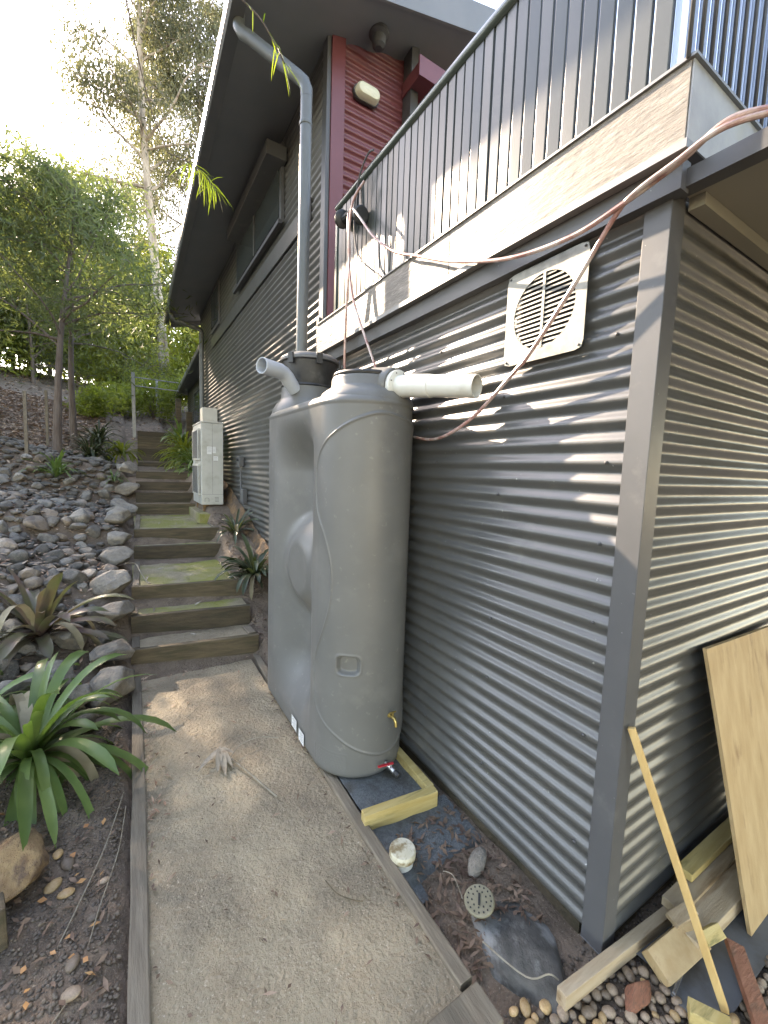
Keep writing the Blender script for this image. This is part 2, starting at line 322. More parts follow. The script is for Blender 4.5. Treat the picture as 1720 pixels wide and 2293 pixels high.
for s, y in ((.035, 4.1), (.035, 4.5)):
    timber('side_board', [(s, y, RH * (1 + (y > 4.3)) + .002), (s + .005, y + .26, RH * (1 + (y > 4.3)) + .002)], .062, .1, m_timber, steps, 4)
timber('side_board', [(1.01, 4.0, .183), (1.0, 4.2, .183)], .07, .1, m_timber, steps, 4)

# ------------------------------------------------------------------ house
house = thing('house', 'grey corrugated steel house with maroon end wall and dark overhanging eaves', 'house', (1.52, 6, 0))
PIT = .0762; AMP = .0085; XW = 1.522
def corr_sheet(y0, y1, z0, z1, ny, dent=0.0, axis='x', pos=XW, sgn=-1, seg=10, pit=PIT, amp=AMP, prof='sin'):
    nzr = int((z1 - z0) / pit * seg) + 1
    Z = np.linspace(z0, z1, nzr); Y = np.linspace(y0, y1, ny)
    a = np.sin(2 * np.pi * Z / pit) * amp
    if prof == 'trap': a = np.clip(np.sin(2 * np.pi * Z / pit) * 1.8, -1, 1) * amp
    P = np.zeros((nzr, ny, 3)); D = np.zeros((nzr, ny))
    if dent:
        for i in range(nzr):
            for j in range(ny): D[i, j] = dent * (nz(Y[j], Z[i] * 1.3, pos, 1.6) + .6 * nz(Y[j], Z[i] * 2.2, pos + 5, 4.5))
    off = pos + sgn * a[:, None] + D
    if axis == 'x': P[..., 0] = off; P[..., 1] = Y[None]; P[..., 2] = Z[:, None]
    else: P[..., 1] = off; P[..., 0] = Y[None]; P[..., 2] = Z[:, None]
    return P.reshape(-1, 3), grid_faces(nzr, ny)
for (a, b, z0, z1, n, d) in ((.83, 3.62, 0.004, 2.78, 70, .0032), (3.62, 10.75, 0.004, 5.45, 60, .0022)):
    V, F = corr_sheet(a, b, z0, z1, n, d); V[:, 2] = np.minimum(V[:, 2], 5.36 - .03 * (V[:, 1] - 3.6) + .05)
    link('corrugated_wall', np_mesh('corrugated_wall', V, F, m_wall, True), house)
V, F = corr_sheet(1.57, 6.4, 0.004, 2.73, 80, .002, 'y', .765)
link('corrugated_wall', np_mesh('corrugated_wall', V, F, m_wall, True), house)
V, F = corr_sheet(1.56, 4.4, 3.04, 6.3, 24, .001, 'y', 3.6, seg=10, pit=.0762, amp=.010, prof='trap')
V[:, 2] = np.minimum(V[:, 2], 5.36 + .27 * (V[:, 0] - 1.52) + .03)
link('maroon_wall', np_mesh('maroon_wall', V, F, m_maroon, True), house)
# far end wall of the main block and hidden sides, so that light does not leak
MB().quadgrid([[(1.56, 10.72, 0), (6, 10.72, 0)], [(1.56, 10.72, 5.17), (6, 10.72, 6.37)]]).obj('end_wall', m_wall, house)
# corner post trim (L-shaped flashing)
cp = MB(); cp.v += [(1.506, .838, -.03), (1.506, .752, -.03), (1.592, .752, -.03), (1.592, .762, -.03), (1.518, .762, -.03), (1.518, .838, -.03)]
cp.v += [(x, y, 2.76) for x, y, _ in cp.v]
for i in range(6): cp.f.append((i, (i + 1) % 6, 6 + (i + 1) % 6, 6 + i))
cp.f += [(0, 1, 2, 3, 4, 5), (11, 10, 9, 8, 7, 6)]
cp.obj('corner_trim', m_trim, house, bevel=.0015)
MB().box(1.53, 1.56, .86, 3.6, -.12, .0).obj('bottom_plate', m_riser, house)
MB().box(1.60, 4.2, .775, .80, -.12, .0).obj('bottom_plate', m_riser, house)
# sloping footing where the ground climbs along the wall
rows = []
for y in np.linspace(3.5, 10.7, 160):
    z = wallbase(y) + .03 * nz(y, 0, 0, 4) + .015 * nz(y, 7, 0, 13)
    rows.append([(1.508, y, z), (1.49 + .01 * nz(y, 4, 0, 4), y, z - .01), (1.462 + .035 * nz(y, 8, 0, 5), y, z - .10), (1.42 + .04 * nz(y, 2, 0, 5), y, z - .2), (1.33, y, z - .42)])
MB().quadgrid(rows).obj('footing', m_clay, house, True)
# maroon corner and grey corner trims
MB().box(1.538, 1.66, 3.555, 3.59, 3.03, 5.42).obj('maroon_corner_trim', m_maroon, house, bevel=.002)
MB().box(1.500, 1.536, 3.57, 3.66, 2.70, 5.40).obj('corner_trim', m_trim, house, bevel=.002)
MB().box(1.478, 1.499, 3.60, 3.66, 2.70, 3.12).obj('cover_strip', m_trim, house, bevel=.002)
# roof, eaves and gutter: a skillion rising towards +X
K = .27
def sofz(x, y): return 5.36 - .03 * (y - 3.6) + K * (x - 1.52)
def gx(y): return float(np.interp(y, [3.0, 10.9], [.70, .80]))
Y0, Y1 = 3.17, 11.05
n = 20; yy = np.linspace(Y0, Y1, n)
P = [[(x, y, sofz(x, y)) for x in (gx(y) + .10, 1.0, 1.52, 2.5, 4.0, 6.5)] for y in yy]
MB().quadgrid(P).obj('soffit', m_soffit, house, True)
P = [[(x, y, sofz(x, y) + .2) for x in (gx(y) + .02, 6.5)] for y in yy]
MB().quadgrid(P).obj('roof', m_trim, house, True)
MB().beam((gx(Y0) + .1, Y0 - .012, sofz(gx(Y0) + .1, Y0) + .1), (6.5, Y0 - .012, sofz(6.5, Y0) + .1), .022, .24).obj('barge_board', m_soffit, house)
MB().beam((gx(Y1) + .1, Y1 + .012, sofz(gx(Y1) + .1, Y1) + .03), (6.5, Y1 + .012, sofz(6.5, Y1) + .1), .022, .26).obj('barge_board', m_soffit, house)
def gutter(name, p0, p1, w, h, mt, parent):
    # quad gutter profile: back, sloped bottom, front with rolled lip
    prof = [(w, h), (w, .0), (.018, -.012), (0, .012), (-.004, h * .8), (.0, h * .9), (.012, h * .93), (.014, h * .84)]
    mb = MB(); p0, p1 = Vector(p0), Vector(p1)
    for p in (p0, p1):
        for (a, b) in prof: mb.v.append((p.x + a, p.y, p.z + b))
    k = len(prof)
    for i in range(k - 1): mb.f.append((i, i + 1, k + i + 1, k + i))
    mb.f.append(tuple(range(5))); mb.f.append(tuple(range(k, k + 5))[::-1])
    return mb.obj(name, mt, parent)
GZ = lambda y: sofz(gx(y) + .1, y) - .05
gutter('gutter', (gx(Y0), Y0, GZ(Y0)), (gx(Y1), Y1, GZ(Y1)), .115, .13, m_gutter, house)
# window with sill, hood and the plain band below
win = MB().box(1.482, 1.515, 4.72, 6.88, 4.43, 5.22).obj('window', m_trim, house)
MB().box(1.470, 1.4815, 4.79, 6.81, 4.50, 5.16).obj('pane', m_glass, win)
MB().box(1.462, 1.4695, 5.78, 5.82, 4.50, 5.16).obj('mullion', m_trim, win)
MB().box(1.44, 1.481, 4.68, 6.92, 4.385, 4.427).obj('sill', m_dark, win)
hd = MB().beam((1.40, 4.62, 5.05), (1.40, 6.62, 5.05), .21, .14).obj('window_hood', m_trim, house, bevel=.003)
w2 = MB().box(1.49, 1.515, 8.35, 9.15, 4.35, 5.1).obj('window', m_trim, house)
MB().box(1.482, 1.489, 8.42, 8.73, 4.42, 5.03).obj('pane', m_glass, w2); MB().box(1.482, 1.489, 8.77, 9.08, 4.42, 5.03).obj('pane', m_glass, w2)
MB().box(1.498, 1.515, 3.92, 9.2, 4.09, 4.28).obj('trim_board', m_wall, house)
# bulkhead box on the maroon side, lamp and soffit speaker
MB().box(2.26, 2.34, 3.45, 3.58, 3.04, 5.62).obj('dark_corner_post', m_dark, house)
MB().box(2.23, 4.2, 3.28, 3.30, 5.2, 5.36).obj('bulkhead_fascia', m_maroon, house)
MB().box(2.25, 4.2, 3.301, 3.58, 5.22, 5.34).obj('bulkhead_box', m_maroon, house)
lb = MB(); prof = []
def stadium(cx, cz, hw, hh, y, n=10):
    pts = []
    for i in range(n + 1): t = -math.pi / 2 + math.pi * i / n; pts.append((cx + hw - hh + hh * math.cos(t), y, cz + hh * math.sin(t)))
    for i in range(n + 1): t = math.pi / 2 + math.pi * i / n; pts.append((cx - hw + hh + hh * math.cos(t), y, cz + hh * math.sin(t)))
    return pts
def stad_solid(cx, cz, layers, mt, name, parent, tilt=0):
    mb = MB(); k = None
    for (hw, hh, y) in layers:
        p = stadium(cx, cz, hw, hh, y); k = len(p); mb.v += p
    for l in range(len(layers) - 1):
        for i in range(k): mb.f.append((l * k + i, l * k + (i + 1) % k, (l + 1) * k + (i + 1) % k, (l + 1) * k + i))
    mb.f.append(tuple(range(k))); mb.f.append(tuple(range((len(layers) - 1) * k, len(layers) * k))[::-1])
    return mb.obj(name, mt, parent, True)
lampb = thing('bulkhead_light', 'cream oval bulkhead light on the maroon wall', 'wall light', (1.87, 3.55, 5.06))
stad_solid(1.87, 5.06, [(.125, .062, 3.588), (.125, .062, 3.56)], m_dark, 'base', lampb)
stad_solid(1.87, 5.06, [(.115, .055, 3.5595), (.112, .052, 3.52), (.10, .042, 3.50), (.07, .02, 3.49)], m_lamp, 'diffuser', lampb)
sp = thing('soffit_speaker', 'round dark fitting under the soffit above the maroon wall', 'fitting', (1.9, 3.4, 5.4))
zz = sofz(1.9, 3.42)
MB().lathe([(.085, -.005), (.085, -.03), (.06, -.05), (.055, -.11), (.03, -.13)], (1.9, 3.42, zz), 24).obj('housing', m_dark, sp, True)
# under-deck ceiling and beam over the short wall
MB().box(1.500, 1.556, -3.2, .748, 2.698, 2.752).obj('edge_beam', m_trim, house)
MB().box(1.558, 6.5, -3.2, .748, 2.715, 2.735).obj('patio_ceiling', m_olive, house)
MB().box(1.60, 4.2, .70, .748, 2.675, 2.714).obj('ceiling_trim', m_olive, house)
MB().box(1.47, 1.52, .715, 3.62, 2.685, 2.774).obj('bearer', m_trim, house)
# screws on the wall
scr = MB().lathe([(.007, 0), (.007, .004), (.004, .007), (.0015, .008)], (0, 0, 0), 6, (-1, 0, 0)).mesh('screw', m_dark)
for (y, zc) in [(.9, z) for z in (.31, .77, 1.22, 1.53, 1.83, 2.29)] + [(1.9, z) for z in (.31, 1.22, 1.83, 2.44)] + [(1.42, z) for z in (.31, .77, 1.07, 1.68, 2.14)] + [(2.8, 2.44), (1.15, 2.59), (1.9, .77)] + [(yy_, zz_) for yy_ in (4.4, 5.3, 6.2, 7.1) for zz_ in (1.6, 2.3, 3.0, 3.7)]:
    k = round((zc - PIT / 4) / PIT); link('screw', scr, house, (XW - AMP - .001, y, k * PIT + PIT / 4))
# lower wing behind the main block
wing = thing('house_wing', 'lower pale wing of the house behind the main block', 'house', (2.1, 14, 1.9))
V, F = corr_sheet(10.8, 18.2, 1.5, 4.75, 20, 0, 'x', 2.1, seg=6)
link('corrugated_wall', np_mesh('corrugated_wall', V, F, m_wall, True), wing)
MB().box(2.13, 6, 18.1, 18.2, 1.5, 4.8).obj('end_wall', m_wall, wing)
gutter('gutter', (1.56, 10.8, 4.58), (1.72, 19.4, 4.44), .12, .13, m_gutter, wing)
P = [[(1.68, 10.8, 4.6), (2.1, 10.8, 4.68), (5, 10.8, 5.3)], [(1.82, 19.4, 4.46), (2.1, 19.4, 4.52), (5, 19.4, 5.2)]]
MB().quadgrid(P).obj('soffit', m_soffit, wing)
P = [[(1.6, 10.8, 4.73), (5, 10.8, 5.5)], [(1.74, 19.4, 4.6), (5, 19.4, 5.4)]]
MB().quadgrid(P).obj('roof', m_trim, wing)
MB().beam((1.75, 19.41, 4.5), (5, 19.41, 5.3), .02, .2).obj('barge_board', m_olive, wing)
wv = MB().box(2.06, 2.088, 12.6, 16.1, 3.0, 4.28).obj('window', m_dark, wing)
MB().box(2.045, 2.059, 12.75, 14.3, 3.1, 4.18).obj('pane', m_glass, wv); MB().box(2.045, 2.059, 14.4, 15.95, 3.1, 4.18).obj('pane', m_glass, wv)

# ------------------------------------------------------------------ balcony: fascia, slats, rails
bal = thing('balcony', 'raised balcony with stone-look fascia and dark vertical slat railing', 'balcony', (1.5, 2, 2.8))
for (a, b) in ((.706, 1.792), (1.796, 3.26), (3.264, 3.568)):
    MB().box(1.449, 1.469, a, b, 2.80, 3.028).obj('fascia_panel', m_tile, bal, bevel=.0015)
MB().box(1.452, 3.0, .700, .7045, 2.80, 3.028).obj('fascia_panel', m_tile2, bal)
MB().box(1.47, 4.2, .706, 3.56, 2.86, 3.0).obj('deck_slab', m_dark, bal)
MB().box(1.440, 1.470, .69, 3.56, 3.029, 3.038).obj('top_trim', m_flash, bal)
MB().box(1.4705, 3.0, .69, .72, 3.029, 3.038).obj('top_trim', m_flash, bal)
fl = MB(); fl.v += [(1.428, .69, 2.772), (1.428, .69, 2.797), (1.469, .69, 2.799), (1.469, .69, 2.775), (1.428, 3.568, 2.772), (1.428, 3.568, 2.797), (1.469, 3.568, 2.799), (1.469, 3.568, 2.775)]
fl.f += [(0, 1, 5, 4), (1, 2, 6, 5), (2, 3, 7, 6), (3, 0, 4, 7), (0, 3, 2, 1), (4, 5, 6, 7)]
fl.obj('drip_flashing', m_flash, bal)
slat = MB().box(-.008, .008, -.0288, .0288, 3.06, 3.838).mesh('slat', m_slat, bevel=.003)
y = .825; k = 0
while y < 3.26:
    o = link('slat', slat, bal, (1.5 + random.uniform(-.002, .002), y, 0)); o.rotation_euler = (0, 0, random.uniform(-.05, .05)); y += .0665; k += 1
MB().box(1.485, 1.515, .74, 3.27, 3.045, 3.062).obj('bottom_rail', m_rail, bal)
MB().tube([(1.5, .70, 3.868), (1.5, 3.29, 3.868)], .03, 12).obj('handrail', m_rail, bal, True)
MB().box(1.482, 1.518, 3.262, 3.298, 3.04, 3.85).obj('end_post', m_rail, bal, bevel=.002)
rod = MB().tube([(0, 0, 3.03), (0, 0, 3.85)], .006, 6).mesh('rod', m_dark, True)
for i in range(22): link('rod', rod, bal, (1.437 + .0682 * i, .712, 0))
m_blue = mat('sky_blue_fill', (.25, .345, .53), (.31, .4, .57), 2, 4, rough=.4, spec=.4, stretch=(12, 12, .6), bump=.05)  # panels added behind the rods; sky blue put into their colour
scp = MB().box(-.0285, .0285, .0, .004, 3.035, 3.846).mesh('sky_blue_panel', m_blue)
for i in range(21): link('sky_blue_panel', scp, bal, (1.437 + .0682 * (i + .5), .726, 0))
MB().box(1.498, 1.502, .732, .792, 3.063, 3.84).obj('sky_blue_panel', m_blue, bal)
MB().tube([(1.42, .712, 3.868), (3.0, .712, 3.868)], .024, 10).obj('handrail', m_rail, bal, True)

# ------------------------------------------------------------------ vent grille on the wall
vg = thing('vent_grille', 'square aluminium vent plate with round louvred grille on the corrugated wall', 'vent', (1.49, 1.215, 2.47))
vy, vz, hw = 1.215, 2.476, .197; NS = 64; rad = .151; xf = 1.4885
inner = [(vy + rad * math.cos(2 * math.pi * i / NS), vz + rad * 1.0 * math.sin(2 * math.pi * i / NS)) for i in range(NS)]
outer = []
for i in range(NS):
    t = 2 * math.pi * i / NS; c, s_ = math.cos(t), math.sin(t); q = 1 / max(abs(c), abs(s_)); q = min(q, 1.36); outer.append((vy + hw * c * q, vz + hw * s_ * q))
mb = MB()
for X in (xf, xf + .003):
    mb.v += [(X, a, b) for a, b in inner]; mb.v += [(X, a, b) for a, b in outer]
for i in range(NS):
    j = (i + 1) % NS
    mb.f += [(i, j, NS + j, NS + i), (2 * NS + j, 2 * NS + i, 3 * NS + i, 3 * NS + j), (NS + i, NS + j, 3 * NS + j, 3 * NS + i), (j, i, 2 * NS + i, 2 * NS + j)]
mb.obj('plate', m_grille, vg)
MB().lathe([(rad + .004, 0), (rad + .004, .004)], (xf + .022, vy, vz), 48, (1, 0, 0)).obj('dark_backing', m_black, vg)
nl = 16
for i in range(nl):
    z = vz - rad + (i + .5) * 2 * rad / nl; h = math.sqrt(max(0, (rad + .001) ** 2 - (z - vz) ** 2))
    mb = MB(); 
    mb.v += [(xf + .0005, vy - h, z - .0062), (xf + .0005, vy + h, z - .0062), (xf + .006, vy + h, z + .0052), (xf + .006, vy - h, z + .0052),
             (xf + .0015, vy - h, z - .0072), (xf + .0015, vy + h, z - .0072), (xf + .007, vy + h, z + .0042), (xf + .007, vy - h, z + .0042)]
    mb.f += [(0, 1, 2, 3), (7, 6, 5, 4), (0, 4, 5, 1), (2, 6, 7, 3), (1, 5, 6, 2), (3, 7, 4, 0)]
    mb.obj('louvre', m_grille, vg)
MB().box(xf - .0008, xf + .001, vy - .006, vy + .006, vz - rad, vz + rad).obj('centre_bar', m_grille, vg)
rv = MB().lathe([(.005, 0), (.005, .003), (.002, .005)], (0, 0, 0), 8, (-1, 0, 0)).mesh('rivet', m_dark)
for a in (-1, 1):
    for b in (-1, 1): link('rivet', rv, vg, (xf - .0005, vy + a * .18, vz + b * .18))

# ------------------------------------------------------------------ rainwater tank
tank = thing('water_tank', 'tall slim grey plastic rainwater tank against the corrugated wall', 'water tank', (1.21, 2.68, .02))
TX, TY0, TY1, TR = 1.21, 2.22, 3.15, .29; TB, TT = .02, 2.22
LOOP = [(53.8, 2.046), (17.6, 2.083), (-10.7, 2.097), (-37.2, 2.057), (-61.1, 1.991), (-78.5, 1.919), (-89.8, 1.826), (-93.6, 1.682), (-88.5, 1.551), (-75.4, 1.438), (-66.2, 1.325), (-62.1, 1.221), (-62.4, 1.064), (-70.5, .907), (-83.7, .747), (-89.5, .632), (-88.0, .452), (-74.6, .353), (-52.3, .278), (-27.3, .205), (4, .15), (30, .165), (50, .22), (62, .32), (75, .6), (80, 1.2), (75, 1.8), (66, 1.98)]
def catmull(P, n=6):
    P = np.array(P, float); k = len(P); out = []
    for i in range(k):
        p0, p1, p2, p3 = P[i - 1], P[i], P[(i + 1) % k], P[(i + 2) % k]
        for t in np.linspace(0, 1, n, endpoint=False): out.append(.5 * ((2 * p1) + (-p0 + p2) * t + (2 * p0 - 5 * p1 + 4 * p2 - p3) * t * t + (-p0 + 3 * p1 - 3 * p2 + p3) * t ** 3))
    return np.array(out)
LP = catmull([(R(a) * TR, z) for a, z in LOOP])
# perimeter samples: s=0 at the front (-Y); s>0 towards +X
hl = TY1 - TY0; half = math.pi * TR / 2
s_front = np.linspace(-half - .06, half + .02, 270)
s_side = np.linspace(-half - .06, -half - hl, 60)[1:][::-1]; s_far = np.linspace(-half - hl, -half - hl - math.pi * TR, 40)[1:][::-1]; s_r = np.linspace(half + .02, half + hl, 20)[1:-1]
s_all = np.concatenate([s_far, s_side, s_front, s_r])
def perim(s):
    # returns x,y,nx,ny
    if abs(s) <= half: a = s / TR; return TX + TR * math.sin(a), TY0 - TR * math.cos(a), math.sin(a), -math.cos(a)
    if abs(s) <= half + hl: sg = 1 if s > 0 else -1; return TX + sg * TR, TY0 + abs(s) - half, sg, 0
    sg = 1 if s > 0 else -1; a = (abs(s) - half - hl) / TR; return TX + sg * TR * math.cos(a), TY1 + TR * math.sin(a), sg * math.cos(a), math.sin(a)
pm = np.array([perim(s) for s in s_all])
rowsz = []                                            # (z, inward inset)
rowsz.append((TB, .03)); rowsz += [(TB + .012, .008), (TB + .03, 0)]
for z in np.linspace(TB + .036, 2.135, 400): rowsz.append((z, 0))
for t in np.linspace(0, 1, 14)[1:]: a = t * math.pi / 2; rowsz.append((2.135 + .075 * math.sin(a), .075 * (1 - math.cos(a))))
for t in np.linspace(0, 1, 8)[1:]: rowsz.append((2.21 + .02 * t, .075 + (TR - .075) * t * .999))
RZ = np.array(rowsz)
SS, ZZ = np.meshgrid(s_all, RZ[:, 0]); INS = np.repeat(RZ[:, 1][:, None], len(s_all), 1)
def sst(e0, e1, x): t = np.clip((x - e0) / (e1 - e0), 0, 1); return t * t * (3 - 2 * t)
def poly_sd(S_, Z_):
    d = np.full(S_.shape, 9.0); ins = np.zeros(S_.shape, bool); k = len(LP)
    for i in range(k):
        a, b = LP[i], LP[(i + 1) % k]; e = b - a; px_, pz_ = S_ - a[0], Z_ - a[1]
        t = np.clip((px_ * e[0] + pz_ * e[1]) / (e @ e), 0, 1); d = np.minimum(d, np.hypot(px_ - e[0] * t, pz_ - e[1] * t))
        c = ((a[1] > Z_) != (b[1] > Z_)); xi = (b[0] - a[0]) * (Z_ - a[1]) / (b[1] - a[1] + 1e-12) + a[0]; ins ^= (c & (S_ < xi))
    return np.where(ins, -d, d)
sd = poly_sd(SS, ZZ)
wallmask = (INS <= 0.0009)
disp = np.zeros(SS.shape)
disp += -.007 * sst(-.006, .004, sd) * wallmask + .009 * np.exp(-(sd / .006) ** 2) * wallmask
# handle recess
ds = np.abs(SS - R(-39) * TR) / .068; dz = np.abs(ZZ - .70) / .054
q = (ds ** 4 + dz ** 4) ** .25; disp += -.03 * (1 - sst(.78, 1.02, q)) + .003 * np.exp(-((q - 1.12) / .09) ** 2)
# waisted long side: upper and lower hollows round a central dome
yc = np.abs(SS) - half - hl / 2
for sg in (-1,):
    on_side = (SS * sg > half * .55)
    ya = np.abs(SS) - half                                   # 0 at the front lobe, hl at the far lobe
    across = sst(.06, .30, ya) * (1 - sst(.46, .86, ya)) * on_side
    vert = sst(.10, .50, ZZ) * (1 - sst(1.76, 2.12, ZZ))
    dome = 1 - sst(.45, 1.15, np.hypot((ZZ - 1.13) / .34, (ya - .40) / .34))
    disp += (-.17 * across * vert + .14 * dome * on_side * across) * wallmask
# moulded data panel low on the front left
ps, pz2 = SS / TR, ZZ
u = (np.degrees(ps) + 62) / 24; v = (ZZ - .115) / .05
m_in = np.maximum(np.abs(u), np.abs(v))
disp += .0018 * np.exp(-((m_in - 1) / .035) ** 2) * (np.abs(u) < 1.1) * (np.abs(v) < 1.15)
txt = (np.sin(v * 22) > .1) & (np.sin(u * 37 + np.floor(v * 3.5) * 2.1) > -.45) & (m_in < .86)
disp += .0012 * txt
X_ = pm[:, 0][None] + pm[:, 2][None] * (disp - INS); Y_ = pm[:, 1][None] + pm[:, 3][None] * (disp - INS)
V = np.stack([X_, Y_, ZZ], -1).reshape(-1, 3)
link('body', np_mesh('body', V, grid_faces(len(RZ), len(s_all), True), m_tank, True), tank)
MB().lathe([(.284, 2.15), (.278, 2.185), (.262, 2.215), (.236, 2.238), (.216, 2.25), (.207, 2.262), (.205, 2.30), (.199, 2.312), (.19, 2.316)], (TX + .01, TY0, 0), 56).obj('front_neck', m_tank, tank, True)
MB().lathe([(.196, 2.3165), (.199, 2.328), (.192, 2.338), (.14, 2.344), (.02, 2.348)], (TX + .01, TY0, 0), 56).obj('lid', m_blackp, tank, True)
MB().lathe([(.284, 2.15), (.279, 2.19), (.265, 2.232), (.242, 2.268), (.222, 2.292), (.209, 2.31), (.204, 2.39), (.19, 2.40)], (TX + .01, TY1, 0), 56).obj('rear_neck', m_tank, tank, True)
MB().lathe([(.205, 2.392), (.21, 2.40), (.205, 2.41)], (TX + .01, TY1, 0), 56).obj('neck_ring', m_blackp, tank, True)
# overflow boss, flange and pipe
ax = Vector((.26, -.955, -.06)).normalized(); fc = Vector((1.292, 1.998, 2.255))
MB().lathe([(.115, -.16), (.108, -.05), (.104, -.02), (.098, -.012)], fc, 40, ax).obj('overflow_boss', m_tank, tank, True)
MB().lathe([(.088, -.012), (.09, -.002), (.09, .012), (.084, .016), (.058, .018), (.056, .018)], fc, 44, ax).obj('overflow_flange', m_pvc, tank, True)
for i in range(8):
    t = i * math.pi / 4 + .3; a = ax.cross(Vector((0, 0, 1))).normalized(); e = a.cross(ax)
    MB().lathe([(.004, .015), (.004, .0185), (.001, .0195)], fc + (a * math.cos(t) + e * math.sin(t)) * .076, 8, ax).obj('flange_screw', m_dark, tank)
p1 = fc + ax * .11; ax2 = Vector((.33, -.92, -.10)).normalized(); p2 = p1 + ax2 * .12; p3 = p1 + ax2 * .38
ofp = MB().tube([fc + ax * .016, fc + ax * .06, p1, p1 + ax2 * .05, p2], [.060, .0605, .061, .0605, .06], 32).obj('overflow_elbow', m_pvc, tank, True)
pip = MB(); n = 32
ring = []
aa = ax2.cross(Vector((0, 0, 1))).normalized(); ee = aa.cross(ax2)
def tube_open(p, q, ro, ri, n=32):
    d = (q - p).normalized(); a = d.cross(Vector((0, 0, 1))).normalized(); e = a.cross(d); mb = MB()
    for (c, r) in ((p, ro), (q, ro), (q, ri), (p, ri)):
        for j in range(n): t = 2 * math.pi * j / n; mb.v.append(tuple(c + (a * math.cos(t) + e * math.sin(t)) * r))
    for l in range(4):
        for j in range(n): mb.f.append((l * n + j, l * n + (j + 1) % n, ((l + 1) % 4) * n + (j + 1) % n, ((l + 1) % 4) * n + j))
    return mb
tube_open(p2 - ax2 * .01, p3, .0565, .052).obj('overflow_pipe', m_pvc, tank, True)
# brass tap
tp = MB(); c = Vector((1.278, 1.934, .372))
tap = MB().lathe([(.014, -.005), (.014, .004), (.009, .006), (.009, .03)], c, 12, (.2, -.97, 0)).obj('brass_tap', m_brass, tank, True)
MB().tube([c + Vector((.006, -.026, 0)), c + Vector((.009, -.04, -.005)), c + Vector((.011, -.05, -.022)), c + Vector((.012, -.052, -.045))], [.010, .010, .009, .0095], 10).obj('spout', m_brass, tap, True)
MB().lathe([(.006, 0), (.006, .028)], c + Vector((.005, -.026, .0)), 10).obj('spindle', m_brass, tap, True)
MB().beam(c + Vector((-.017, -.026, .031)), c + Vector((.027, -.026, .031)), .008, .006).obj('tap_handle', m_brass, tap, bevel=.002)
# ball valve with red lever
c = Vector((1.268, 1.93, .078)); d = Vector((.18, -.9, -.18)).normalized()
bv = MB().lathe([(.013, -.01), (.013, .012), (.018, .014), (.018, .03), (.015, .034), (.015, .05), (.018, .052), (.018, .068), (.013, .07)], c, 12, d).obj('ball_valve', m_chrome, tank, True)
MB().lathe([(.0155, .069), (.0155, .10), (.011, .104)], c, 14, d).obj('valve_cap', m_blackp, bv, True)
MB().lathe([(.005, .0), (.005, .03)], c + d * .04, 8, (0, 0, 1)).obj('valve_stem', m_chrome, bv)
MB().beam(c + d * .04 + Vector((.012, 0, .03)), c + d * .04 + Vector((-.085, .012, .031)), .017, .006).obj('lever', m_red, bv, bevel=.0025)
# paper labels low on the long side
for (y, z) in ((2.545, .092), (2.41, .072)):
    x = TX - TR - .0022
    lab = MB().box(x, x + .001, y - .045, y + .045, z - .038, z + .038).obj('label', m_label, tank)
    for k in range(5): MB().box(x - .0006, x - .0001, y - .035, y + (.03 if k % 2 else .012), z + .026 - k * .012, z + .029 - k * .012).obj('print', m_print, lab)
# leaf strainer on the rear neck
st = thing('leaf_strainer', 'round black leaf strainer bucket with grey rim on the rear tank neck', 'strainer', (1.225, 3.15, 2.4))
cx, cy = 1.225, 3.14
MB().lathe([(.165, 2.405), (.178, 2.412), (.2, 2.52), (.208, 2.575), (.214, 2.58)], (cx, cy, 0), 56).obj('bucket', m_blackp, st, True)
MB().lathe([(.218, 2.581), (.226, 2.584), (.226, 2.602), (.218, 2.612), (.19, 2.632), (.12, 2.645), (.03, 2.65)], (cx, cy, 0), 56).obj('lid', m_greyp, st, True)
for t in (-2.6, -1.65, -.5, .9):
    px_, py_ = cx + .224 * math.cos(t), cy + .224 * math.sin(t)
    MB().beam((px_, py_, 2.545), (px_ + .004 * math.cos(t), py_ + .004 * math.sin(t), 2.62), .045, .016, (math.cos(t), math.sin(t), 0)).obj('clip', m_blackp, st, bevel=.003)
ep = MB().tube([(1.07, 3.04, 2.36), (1.03, 3.02, 2.395), (.995, 3.0, 2.432), (.965, 2.985, 2.452), (.93, 2.965, 2.46)], .052, 28).obj('outlet_elbow', m_pvcb, st, True)
tube_open(Vector((.935, 2.968, 2.46)), Vector((.785, 2.89, 2.462)), .0535, .049).obj('outlet_pipe', m_pvcb, st, True)
# downpipes
dpz = sofz(.82, 3.62)
dp = thing('downpipe', 'grey round downpipe from gutter down into the black leaf strainer', 'downpipe', (1.18, 3.2, 2.64))
MB().tube([(1.175, 3.2, 2.63), (1.185, 3.205, 3.6), (1.19, 3.21, 4.50)], .043, 24).obj('pipe', m_pipe, dp, True)
MB().tube([(1.19, 3.21, 4.49), (1.19, 3.21, 4.55), (1.175, 3.222, 4.60), (1.14, 3.25, 4.64), (.86, 3.56, dpz - .17), (.82, 3.60, dpz - .13), (.80, 3.615, dpz - .09), (.80, 3.615, dpz - .0)], .0445, 24).obj('offset_bend', m_pipe, dp, True)
MB().lathe([(.0465, 0), (.048, .004), (.048, .022), (.0465, .026)], (1.188, 3.209, 4.30), 24).obj('joint_collar', m_pipe, dp, True)
dp2 = thing('downpipe', 'grey downpipe at the far end of the main wall above the air conditioner', 'downpipe', (1.45, 10.1, 1.8))
MB().tube([(1.45, 10.1, 1.75), (1.45, 10.1, 4.62)], .05, 16).obj('pipe', m_pipe, dp2, True)
